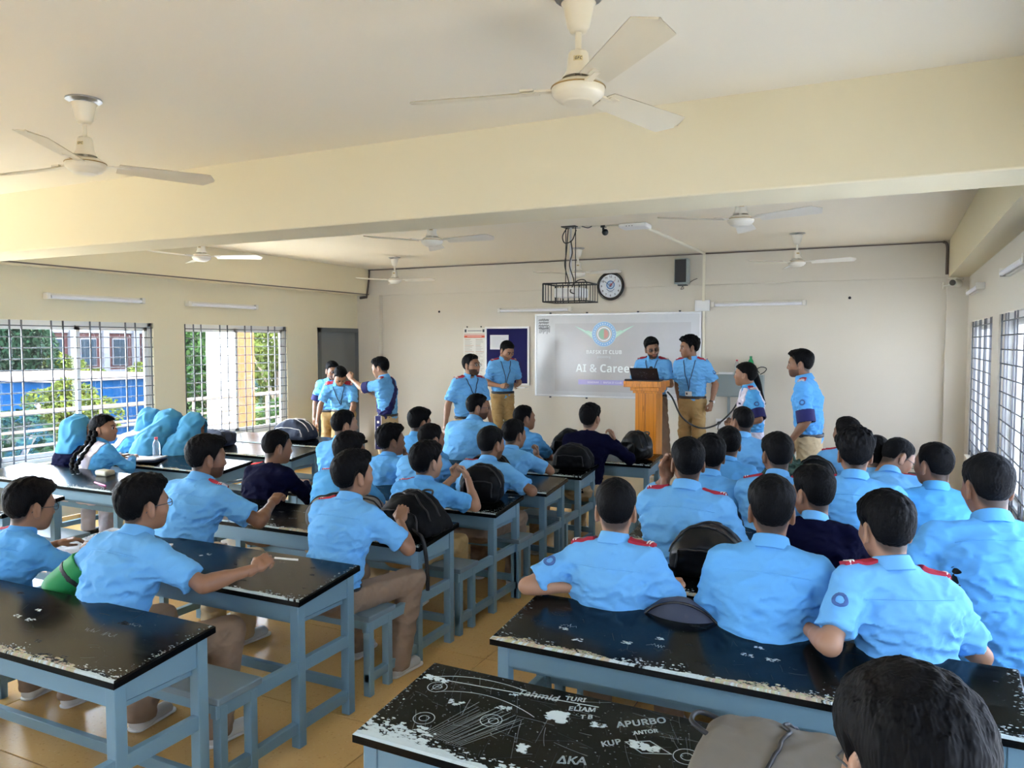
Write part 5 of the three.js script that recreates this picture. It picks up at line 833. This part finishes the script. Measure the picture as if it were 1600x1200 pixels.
{
  const p = S('standing man with a navy diagonal sash raising his forearms before the grey door', [-6.16, 1.70, -8.6], { yaw: 100, hy: 98, hp: 14, hair: 'thick', ep: 1, sh: 2, skin: 2, tr: 2, armband: { side: -1, m: M.navyBand, t: 0.74, h: 0.05, trim: 1 }, al: { e: [-0.14, 1.30, -0.30], w: [-0.04, 1.42, -0.52], hand: 'fist', dir: [0.1, 0.7, -0.6], n: [-1, 0, 0] }, ar: { e: [0.22, 1.18, -0.20], w: [0.0, 1.27, -0.34], hand: 'hold', dir: [-1, 0.1, -0.2], n: [0, 0.4, -1] } });
  band(p, 'sash', M.navyBand, p.N.clone().lerp(p.SR, 0.6).addScaledVector(p.u, 0.05), p.H.clone().add(V(-0.17, 0.0, 0)), 0.045, 0.008);
  const h = p.H; const rib = tube([[-0.20, h.y + 0.02, -0.03], [-0.215, h.y - 0.15, -0.06], [-0.205, h.y - 0.36, -0.10]], 0.012); rib.scale(1, 1, 1);
  const tail = (dz, w, m, n) => { const g = box(0.008, 0.44, w, -0.205, h.y - 0.19, dz); return mesh(n, g, m, p.g); };
  const t1 = tail(-0.045, 0.085, M.navyBand, 'sash_tail'); t1.rotation.x = 0.0; mesh('tail_trim', [box(0.01, 0.44, 0.008, -0.205, h.y - 0.19, -0.09), box(0.01, 0.44, 0.008, -0.205, h.y - 0.19, -0.001)], M.stripe, t1);
  for (let i = 0; i < 5; i++) mesh('tail_letter', box(0.011, 0.03, 0.03, -0.2055, h.y - 0.05 - i * 0.075, -0.045), M.stripe, t1);
}
S('standing bearded man in glasses facing right, arms hanging, before the poster', [-4.717, 1.755, -8.5], { yaw: -122, hy: -98, hair: 'short', glasses: 1, beard: 2, ep: 1, sh: 2, skin: 0, lanyard: 0.17, tr: 2, al: { w: [-0.32, 0.80, -0.08], pole: [-0.3, 0, 1] }, ar: { w: [0.36, 0.78, -0.02], pole: [0.4, 0, 1] } });
S('standing man reading a folded paper in front of the navy notice board', [-4.864, 1.916, -9.9], { floor: 0.285, yaw: -130, hy: -116, hp: 26, hair: 'short', beard: 1, ep: 1, sh: 2, skin: 0, tr: 0, lanyard: 0.34, ar: { e: [0.26, 1.30, -0.02], w: [0.06, 1.28, -0.28], hand: 'hold', dir: [-0.2, 0.05, -1], n: [0.9, 0.3, 0] }, al: { e: [-0.26, 1.30, -0.02], w: [-0.05, 1.27, -0.30], hand: 'hold', dir: [0.2, 0.05, -1], n: [-0.9, 0.3, 0] } });
S('smiling bearded speaker in glasses behind the laptop on the lectern', [-2.79, 1.963, -9.80], { floor: 0.285, yaw: 178, hy: -150, hp: 16, hr: -12, hair: 'neat', glasses: 1, beard: 2, ep: 1, sh: 2, skin: 0, tr: 1, lanyard: 0.3, badge: -1, watch: -1, al: { e: [-0.30, 1.24, -0.14], w: [-0.11, 1.39, -0.26], hand: 'hold', dir: [0.3, 0.9, -0.1], n: [-0.7, 0, -0.7] }, ar: { e: [0.30, 1.26, -0.06], w: [0.2, 1.34, -0.28], dir: [-0.2, 0, -1] }, ll: { a: [-0.2, 0.385, -0.1] } });
S('standing young man with tousled hair, white card and hand in pocket beside the speaker', [-2.27, 1.978, -9.75], { floor: 0.285, yaw: 172, hy: 122, hp: 4, hair: 'tousled', ep: 1, sh: 2, skin: 1, tr: 0, lanyard: 0.36, card: 1, watch: -1, badge: -1, al: { e: [-0.32, 1.29, 0.08], w: [-0.25, 1.09, -0.05], hand: 'fist' }, ar: { w: [0.22, 1.06, 0.12], pole: [0.7, 0, 0.7] } });
{
  const p = S('standing girl in sky-blue tunic, white sash and navy armband, facing left', [-1.40, 1.69, -8.72], { ...fem, female: 1, yaw: 112, hy: 84, hp: -2, hair: 'girl', ep: 1, sh: 3, skin: 0, skirt: 1, badge: -1, armband: { side: -1, m: M.navyBand, t: 0.80, h: 0.055, off: 0.008, trim: 1 }, al: { e: [-0.26, 1.12, 0.0], w: [-0.12, 1.02, -0.22] }, ar: { e: [0.26, 1.12, 0.0], w: [0.1, 1.02, -0.24] } });
  vee(p, 0.065); mesh('name_tag', box(0.06, 0.018, 0.008, 0, 0, 0), M.lanyard, p.g).position.copy(p.C.clone().addScaledVector(p.fw, 0.135).add(V(-0.07, 0.02, 0)));
  const L = [p.hc.clone().add(V(0.02, 0.0, 0.11)), p.hc.clone().add(V(0.03, -0.10, 0.15)), p.N.clone().add(V(0.03, -0.04, 0.13)), p.C.clone().add(V(0.03, 0, 0.15))], cv = new THREE.CatmullRomCurve3(L), g = [];
  for (let i = 0; i <= 16; i++) { const q = cv.getPoint(i / 16); g.push(ball(0.04 - 0.02 * (i / 16), q.x, q.y, q.z, 10)); } mesh('ponytail', g, M.hair, p.g);
}
S('standing man in profile facing left at right, navy armband, belted khaki trousers', [-0.78, 1.83, -8.0], { yaw: 84, hy: 88, hp: 2, hair: 'neat', ep: 1, sh: 1, skin: 1, tr: 2, badge: -1, beard: 1, armband: { side: -1, m: M.navyBand, t: 0.86, h: 0.06, off: 0.008, trim: 1 }, al: { e: [-0.25, 1.17, 0.02], w: [-0.23, 0.97, -0.12], hand: 'relaxed' }, ar: { w: [0.22, 0.92, -0.16], pole: [0.4, 0, 1] } });
// ---------------------------------------------------------------- bags and small things on the desks
phys('bagBlack', [0.0035, 0.004, 0.005], 0.6, { ...clothOpt, specularIntensity: 0.25 }); phys('bagGloss', [0.005, 0.006, 0.008], 0.28, { specularIntensity: 0.5 }); mat('bagGrey', [0.22, 0.21, 0.20], 0.8, clothOpt); mat('bagBlue', [0.035, 0.045, 0.075], 0.8, clothOpt); mat('bagOlive', [0.135, 0.12, 0.095], 0.85, clothOpt); mat('bagLight', [0.30, 0.31, 0.34], 0.85, clothOpt); mat('greenCloth', [0.035, 0.075, 0.055], 0.85, clothOpt);
// a backpack: w along x, d along z, h high, lying or standing on its base at y = 0
function backpack(label, pos, yaw, w, h, d, m, trim, o = {}) {
  const t = thing('backpack', label, 'bag', pos, yaw, 'school bags'), sd = rr(0, 40), e = o.round || 0.5, tilt = o.slope || 0;
  const f = (x, y, z) => {
    const top = h * (1 - tilt * (z / d)) * (1 - (o.dome ?? 0.35) * (x / (w / 2)) * (x / (w / 2))) * (1 - 0.12 * (z / (d / 2)) * (z / (d / 2)));
    const q = rb3(0, top / 2, 0, w / 2, top / 2, d / 2, Math.min(e * Math.min(w, h, d) * 0.5, top / 2.02))(x, y, z);
    return q - 0.010 * noise(x * 6 + sd, y * 7, z * 6) - 0.003 * noise(x * 18, y * 18 + sd, z * 18);
  };
  mesh('bag_body', net((x, y, z) => smax(f(x, y, z), 0.002 - y, 0.01), V(-w / 2 - 0.05, -0.03, -d / 2 - 0.05), V(w / 2 + 0.05, h * 1.25 + 0.05, d / 2 + 0.05), o.cell || 0.011, 2), m, t);
  const skin = (p, off = 0.004) => { for (let i = 0; i < 30; i++) { const q = f(p.x, p.y, p.z) - off, k = 0.004, gx = f(p.x + k, p.y, p.z) - f(p.x - k, p.y, p.z), gy = f(p.x, p.y + k, p.z) - f(p.x, p.y - k, p.z), gz = f(p.x, p.y, p.z + k) - f(p.x, p.y, p.z - k), l = Math.hypot(gx, gy, gz) || 1; p.x -= gx / l * q * 0.6; p.y -= gy / l * q * 0.6; p.z -= gz / l * q * 0.6; } return p; };
  const line = (name, pts, r, mm) => { const L = []; for (let i = 0; i + 1 < pts.length; i++) for (let j = 0; j < 8; j++) L.push(skin(V(...pts[i]).lerp(V(...pts[i + 1]), j / 8))); L.push(skin(V(...pts[pts.length - 1]))); return mesh(name, tube(L, r, false, L.length * 2, 6), mm, t); };
  line('zip', [[-w / 2, h * 0.45, d * 0.25], [-w * 0.3, h * 1.1, d * 0.22], [0, h * 1.3, d * 0.2], [w * 0.3, h * 1.1, d * 0.22], [w / 2, h * 0.45, d * 0.25]], 0.006, trim); line('zip', [[-w / 2, h * 0.5, -d * 0.1], [-w * 0.3, h * 1.1, -d * 0.1], [0, h * 1.3, -d * 0.1], [w * 0.3, h * 1.1, -d * 0.1], [w / 2, h * 0.5, -d * 0.1]], 0.006, trim);
  line('pocket_seam', [[-w * 0.38, h * 0.2, d * 0.6], [-w * 0.36, h * 0.62, d * 0.6], [w * 0.36, h * 0.62, d * 0.6], [w * 0.38, h * 0.2, d * 0.6]], 0.005, trim);
  mesh('carry_loop', tube([[-0.05, h * 0.80, -d * 0.42], [-0.03, h * 0.9, -d * 0.55], [0.03, h * 0.9, -d * 0.55], [0.05, h * 0.80, -d * 0.42]], 0.007), trim, t);
  if (o.strap) for (const q of o.strap) mesh('strap', tube(q, 0.012, false, 30, 6), trim, t);
  return t;
}
const TY = 0.765;                                                    // height of a tabletop where bags lie
backpack('grey backpack with black trim lying on the third middle desk', [-3.12, 0.745, -3.98], 0.5, 0.46, 0.19, 0.34, M.bagGrey, M.black, { dome: 0.3 });
backpack('big black backpack with a strap hanging over the desk end, third middle desk', [-2.62, 0.745, -3.99], -0.1, 0.44, 0.25, 0.30, M.bagBlack, M.black, { dome: 0.75, strap: [[[0.12, 0.06, 0.14], [0.19, 0.02, 0.15], [0.215, -0.10, 0.14], [0.21, -0.30, 0.12]]] });
backpack('black backpack standing on the fourth middle desk beside clasped hands', [-2.66, 0.745, -4.98], 0.2, 0.30, 0.27, 0.26, M.bagBlack, M.black, { dome: 0.25 });
backpack('low black bag on the fifth middle desk between two boys', [-3.06, 0.745, -5.85], 0, 0.36, 0.22, 0.28, M.bagBlack, M.black, { dome: 0.5 });
backpack('black bag on the sixth middle desk beside the boy leaning his cheek', [-2.60, 0.745, -6.64], 0.1, 0.34, 0.23, 0.28, M.bagBlack, M.black, { dome: 0.35 });
backpack('black backpack on the foremost middle desk left of the navy sweater', [-2.98, 0.745, -7.50], 0.1, 0.38, 0.26, 0.28, M.bagBlack, M.black, { dome: 0.6 });
backpack('crumpled black bag on the foremost middle desk right of the navy sweater', [-2.27, 0.745, -7.52], -0.5, 0.28, 0.28, 0.26, M.bagGloss, M.black, { dome: 0.4 });
backpack('dark blue rolled bag with pink tags on the window-block desk by the far window', [-6.88, 0.745, -6.42], 0, 0.50, 0.18, 0.26, M.bagBlue, M.black, { dome: 0.1 });
backpack('dark bag with white stripes under the bowing man by the grey door', [-6.40, 0.745, -7.22], 0.1, 0.50, 0.25, 0.30, M.bagBlue, M.stripe, { dome: 0.5 });
backpack('shiny black bag right of the boy with two crimson bars', [-0.80, 0.745, -3.88], 0, 0.36, 0.25, 0.28, M.bagGloss, M.black, { dome: 0.4 });
backpack('dark bag beside the green cloth in the right block', [-0.52, 0.745, -6.55], 0, 0.30, 0.25, 0.24, M.bagBlack, M.black, { dome: 0.3 });
backpack('navy bag near the boy with the bowed head', [0.16, 0.745, -5.66], 0.2, 0.30, 0.2, 0.24, M.bagBlue, M.black, { dome: 0.6 });
backpack('flat black bag standing at the right end of the third right desk', [0.33, 0.745, -3.76], 0.05, 0.16, 0.23, 0.10, M.bagGloss, M.black, { dome: 0.02, round: 0.4 });
backpack('olive and grey backpack on the nearest scratched desk beside the closest boy', [-0.17, 0.735, -1.98], 1.42, 0.36, 0.20, 0.50, M.bagOlive, M.black, { dome: 0.4, cell: 0.009 });
{
  const t = thing('cloth_bag', 'crumpled green cloth bag on a desk of the right block', 'bag', [-0.72, 0.745, -6.5]);
  const f = (x, y, z) => ell(0, 0.07, 0, 0.17, 0.15, 0.12)(x, y, z) - 0.035 * Math.abs(noise(x * 9, y * 9, z * 9)) - 0.01 * noise(x * 22, y * 22, z * 22); mesh('bag_body', net((x, y, z) => smax(f(x, y, z), 0.003 - y, 0.01), V(-0.26, -0.02, -0.22), V(0.26, 0.3, 0.22), 0.011, 2), M.greenCloth, t); mesh('carry_loop', tube([[-0.06, 0.18, 0], [-0.08, 0.27, 0.02], [0.02, 0.29, 0.02], [0.06, 0.19, 0]], 0.012), M.greenCloth, t);
}
{
  const t = thing('cushion_bag', 'flat navy oval bag with piping on the bench before the third right desk', 'bag', [-0.76, 0.445, -3.19]);
  mesh('bag_body', net((x, y, z) => ell(0, 0.19, 0, 0.21, 0.20, 0.085)(x, y, z) * 1.0 - 0.006 * noise(x * 7, y * 7, z * 7), V(-0.26, -0.04, -0.13), V(0.26, 0.43, 0.13), 0.011, 3), M.bagBlue, t);
  for (const s of [-1, 1]) mesh('piping', tube(Array.from({ length: 17 }, (_, i) => { const a = Math.PI * (0.05 + 0.9 * i / 16); return [0.20 * Math.cos(a), 0.19 + 0.19 * Math.sin(a), s * 0.032]; }), 0.006, false, 40), M.blackGloss, t);
}
{ // right strap cover and zip puller on the olive bag
  const b = thing('water_bottle', 'clear water bottle with a red cap on the window-block desk', 'bottle', [-6.52, 0.742, -5.36]);
  mesh('bottle_body', lathe([[0, 0], [0.031, 0], [0.035, 0.008], [0.035, 0.05], [0.032, 0.056], [0.035, 0.062], [0.035, 0.10], [0.032, 0.106], [0.035, 0.112], [0.035, 0.15], [0.028, 0.178], [0.015, 0.196], [0.0145, 0.21], [0, 0.21]], 24), M.clearPlastic, b); mesh('bottle_cap', cyl(0.0165, 0.0165, 0.022, 0, 0.216, 0, 18), M.capRed, b);
  const pg = canvas(256, 256, (c) => { c.fillStyle = '#dcd8d6'; c.fillRect(0, 0, 256, 256); c.fillStyle = 'rgba(80,90,120,.5)'; for (let i = 0; i < 15; i++) c.fillRect(18, 22 + i * 15, rr(120, 215), 2); }); mat('page', [1, 1, 1], 0.7, { map: pg });
  const n = thing('notebook', 'open notebook in front of the girl with the braid', 'notebook', [-6.62, 0.742, -5.28], 0.4);
  mesh('cover', rbox(0.40, 0.006, 0.27, 0.003, 0, 0.004, 0), M.lanyard, n); for (const s of [-1, 1]) { const p = mesh('page_block', rbox(0.19, 0.014, 0.25, 0.004, s * 0.097, 0.016, 0), M.page, n); p.rotation.z = s * 0.06; }
  mat('pink', [0.62, 0.02, 0.22], 0.4); tag(mesh('pen', [rod([-5.98, 0.733, -4.30], [-5.78, 0.733, -4.24], 0.007), rod([-5.78, 0.733, -4.24], [-5.75, 0.733, -4.23], 0.006)], M.pink), 'pink pen on the glossy window-block desk', 'pen');
  mat('pouchOlive', [0.40, 0.38, 0.28], 0.6); tag(mesh('pouch', rbox(0.15, 0.05, 0.1, 0.02, -6.12, 0.775, -4.50), M.pouchOlive), 'small olive and white pouch beside the girl with the braid', 'pouch');
  const sh = thing('paper_stack', 'white sheets on the desk between the two near boys in glasses', 'paper', [-3.70, 0.747, -2.92], 0.3); for (let i = 0; i < 3; i++) { const q = mesh('sheet', box(0.21, 0.003, 0.297, i * 0.012, i * 0.0035 + 0.006, i * 0.01), M.page, sh); q.rotation.y = i * 0.09; }
  tag(mesh('folded_paper', rbox(0.13, 0.012, 0.1, 0.003, -4.56, 1.285, -9.70), M.white), 'white folded paper in the hands of the reading man', 'paper');
  const mic = thing('microphone', 'black hand microphone held by the speaker at the lectern', 'microphone', [-2.68, 1.50, -9.50]); mesh('mic_handle', cyl(0.012, 0.016, 0.15, 0, 0, 0), M.black, mic); mesh('mic_head', ball(0.024, 0, 0.09, 0, 14), M.darkGrey, mic); mic.rotation.z = 0.2; mic.rotation.x = -0.3;
}
// ---------------------------------------------------------------- outside the left windows
const leafGeo = (n, sd) => {
  const p = [], q = V(), keep = seed; seed = sd; const lumps = Array.from({ length: 16 }, () => { const a = rr(0, 6.28), e = rr(-0.7, 1.2), r = rr(0.35, 0.75); return [r * Math.cos(a) * Math.cos(e), r * Math.sin(e) * 0.9, r * Math.sin(a) * Math.cos(e), rr(0.25, 0.45)]; });
  for (let i = 0; i < n; i++) {
    const l = lumps[Math.floor(rnd() * lumps.length)], a = rr(0, 6.28), c = rr(-1, 1), s = Math.sqrt(1 - c * c), r = l[3] * Math.cbrt(rr(0.35, 1)); q.set(l[0] + r * s * Math.cos(a), l[1] + r * c, l[2] + r * s * Math.sin(a));
    const u = V(rr(-1, 1), rr(-0.6, 0.6), rr(-1, 1)).normalize(), v = V(rr(-1, 1), rr(-1, 1), rr(-1, 1)).cross(u).normalize(), L = rr(0.035, 0.06), W = L * 0.55;
    const A = q.clone().addScaledVector(u, -L), B = q.clone().addScaledVector(v, W), C = q.clone().addScaledVector(u, L), D = q.clone().addScaledVector(v, -W); for (const t of [A, B, C, A, C, D]) p.push(t.x, t.y, t.z);
  }
  seed = keep; const g = new THREE.BufferGeometry(); g.setAttribute('position', new THREE.Float32BufferAttribute(p, 3)); g.setAttribute('uv', new THREE.Float32BufferAttribute(new Float32Array(p.length / 3 * 2), 2)); g.computeVertexNormals(); return g;
};
const crowns = [leafGeo(9000, 77), leafGeo(9000, 991)];
phys('leafDark', [0.008, 0.018, 0.010], 0.6, { transmission: 0.25, thickness: 0, side: THREE.DoubleSide, specularIntensity: 0 }); phys('leafMid', [0.016, 0.034, 0.009], 0.6, { transmission: 0.3, thickness: 0, side: THREE.DoubleSide, specularIntensity: 0 }); phys('leafYellow', [0.040, 0.052, 0.011], 0.6, { transmission: 0.3, thickness: 0, side: THREE.DoubleSide, specularIntensity: 0 }); mat('bark', [0.10, 0.075, 0.055], 0.9);
const GY = -3.3;
function tree(label, x, z, top, r, m, k = 0, sy = 1.0) {
  const t = thing('tree', label, 'tree', [x, GY, z], rr(0, 6)), h = top - GY, cy = h - r * sy * 0.95;
  mesh('trunk', [tube([[0, 0, 0], [0.06, h * 0.3, 0.03], [-0.03, cy, 0]], 0.1), ...[0.4, 2.3, 4.4].map((a) => tube([[0, cy * 0.75, 0], [0.4 * r * Math.cos(a), cy, 0.4 * r * Math.sin(a)], [0.7 * r * Math.cos(a), cy + 0.4 * r, 0.7 * r * Math.sin(a)]], 0.045))], M.bark, t);
  const f = mesh('foliage', crowns[k], m, t); f.position.y = cy; f.scale.set(r, r * sy, r); f.userData.kind = 'stuff';
}
tree('dark bushy tree low behind the left railing, left part of the window', -13.2, -7.6, 1.25, 1.5, M.leafDark, 0);
tree('yellow-green bush before the left end of the blue building', -15.6, -10.6, 1.25, 1.05, M.leafYellow, 1);
tree('tall dark conifer at the left edge of the left window', -25.6, -15.5, 4.0, 1.6, M.leafDark, 1, 1.8);
tree('light green tree behind the blue roof, left window', -25, -17.2, 1.75, 1.5, M.leafYellow, 0);
tree('yellow-green tree behind the blue roof near the window pier', -25, -20.4, 1.6, 1.5, M.leafYellow, 1);
tree('low green tree right of the blue wall', -16.0, -14.2, 0.35, 0.95, M.leafMid, 0);
tree('mid green tree seen left of the white column', -19.5, -18.0, 3.1, 1.9, M.leafMid, 1, 1.3);
tree('yellow-green tree seen right of the orange column face', -14.6, -15.9, 3.0, 1.5, M.leafYellow, 0, 1.3);
tree('dark low tree right of the orange column face', -12.6, -14.0, 0.75, 0.9, M.leafMid, 1);
tree('pale tall tree standing far behind the column', -27, -25.5, 4.2, 2.6, M.leafMid, 0, 1.2);
phys('grass', [0.012, 0.02, 0.008], 0.95, { specularIntensity: 0 }); phys('blueWall', [0.003, 0.017, 0.048], 0.6, { specularIntensity: 0 }); phys('parapet', [0.13, 0.10, 0.095], 0.8, { specularIntensity: 0 }); phys('brick', [0.04, 0.019, 0.018], 0.85, { specularIntensity: 0 }); phys('bandWhite', [0.085, 0.085, 0.095], 0.8, { specularIntensity: 0 }); phys('darkGlass', [0.012, 0.017, 0.022], 0.4, { specularIntensity: 0 }); mat('colWhite', [0.78, 0.76, 0.72], 0.7); phys('colOrange', [0.115, 0.055, 0.025], 0.7, { specularIntensity: 0 }); phys('railPaint', [0.11, 0.085, 0.075], 0.5, { specularIntensity: 0 });
mat('paving0', [0.36, 0.34, 0.31], 0.8); struct('ground', b2(-60, -10.9, GY - 0.2, GY, -60, 30), M.grass);
struct('veranda_floor', b2(-10.9, LX - TH, -0.25, -0.02, FZ - 8, BZ + TH), M.paving0);
{
  const c = thing('veranda_column', 'white and orange square column outside the left window nearest the door', 'column', [-10.27, GY, -9.98]);
  mesh('column_shaft', box(0.74, 7.6, 0.35, 0, 3.8, 0), M.colWhite, c); mesh('orange_face', box(0.02, 7.6, 0.36, 0.375, 3.8, 0), M.colOrange, c); mesh('base_block', rbox(0.82, 0.2, 0.44, 0.01, 0, 3.38, 0), M.bandWhite, c);
  const r = thing('veranda_railing', 'cream and pink horizontal bar railing outside the left windows', 'railing', [-10.0, 0, 0]);
  for (const [y, q] of [[1.0, 0.03], [0.76, 0.018], [0.56, 0.018], [0.3, 0.018]]) mesh('rail', [rod([0, y, -9.8], [0, y, 3], q), rod([0, y, -10.17], [0, y, -17], q)], M.railPaint, r);
  for (let z = 2.4; z > -17; z -= 1.62) if (Math.abs(z + 9.98) > 0.3) mesh('post', cyl(0.024, 0.024, 1.02, 0, 0.49, z), M.railPaint, r);
  const b = thing('blue_building', 'flat-roofed blue building among bushes outside the left window', 'building', [-20, GY, -13.35]);
  mesh('wall', box(4, 4.25, 2.75, 0, 2.125, 0), M.blueWall, b); mesh('roof', rbox(4.3, 0.14, 3.0, 0.02, 0, 4.32, 0), M.parapet, b); const w = mesh('window', box(0.04, 0.9, 1.0, 2.01, 1.6, 0.6), M.bandWhite, b); mesh('window_pane', box(0.03, 0.8, 0.9, 2.03, 1.6, 0.6), M.darkGlass, w); mesh('band', box(0.05, 0.08, 2.77, 2.01, 3.05, 0), M.bandWhite, b);
  const k = thing('brick_building', 'distant red brick building with white bands behind the trees', 'building', [-34, GY, -22.9]);
  mesh('wall', box(6, 6.2, 6.4, 0, 3.1, 0), M.brick, k); mesh('roof', box(6.6, 0.3, 6.9, 0, 6.35, 0), M.bandWhite, k);
  for (const y of [1.7, 3.8, 5.85]) mesh('band', box(0.2, 0.45, 6.5, 3.02, y, 0), M.bandWhite, k);
  for (let i = 0; i < 5; i++) { mesh('pilaster', box(0.3, 6.0, 0.28, 3.05, 3.0, -3.05 + i * 1.525), M.bandWhite, k); if (i < 4) for (const y of [0.8, 2.75, 4.8]) { const f = mesh('window', box(0.12, 1.2, 0.75, 3.0, y, -2.29 + i * 1.525), M.bandWhite, k); mesh('window_pane', box(0.08, 1.1, 0.65, 3.06, y, -2.29 + i * 1.525), M.darkGlass, f); } }
}
mat('paving', [0.55, 0.53, 0.50], 0.8); struct('yard', b2(RX + TH + 0.05, 40, GY - 0.2, GY, -60, 30), M.paving);
struct('rear_terrace', b2(-10.9, RX + TH, -0.25, -0.02, BZ + TH, 9), M.paving);
struct('walkway', b2(RX + TH, 2.6, -0.25, -0.02, FZ - 4, 6), M.paving);
renderer.render(scene, camera);
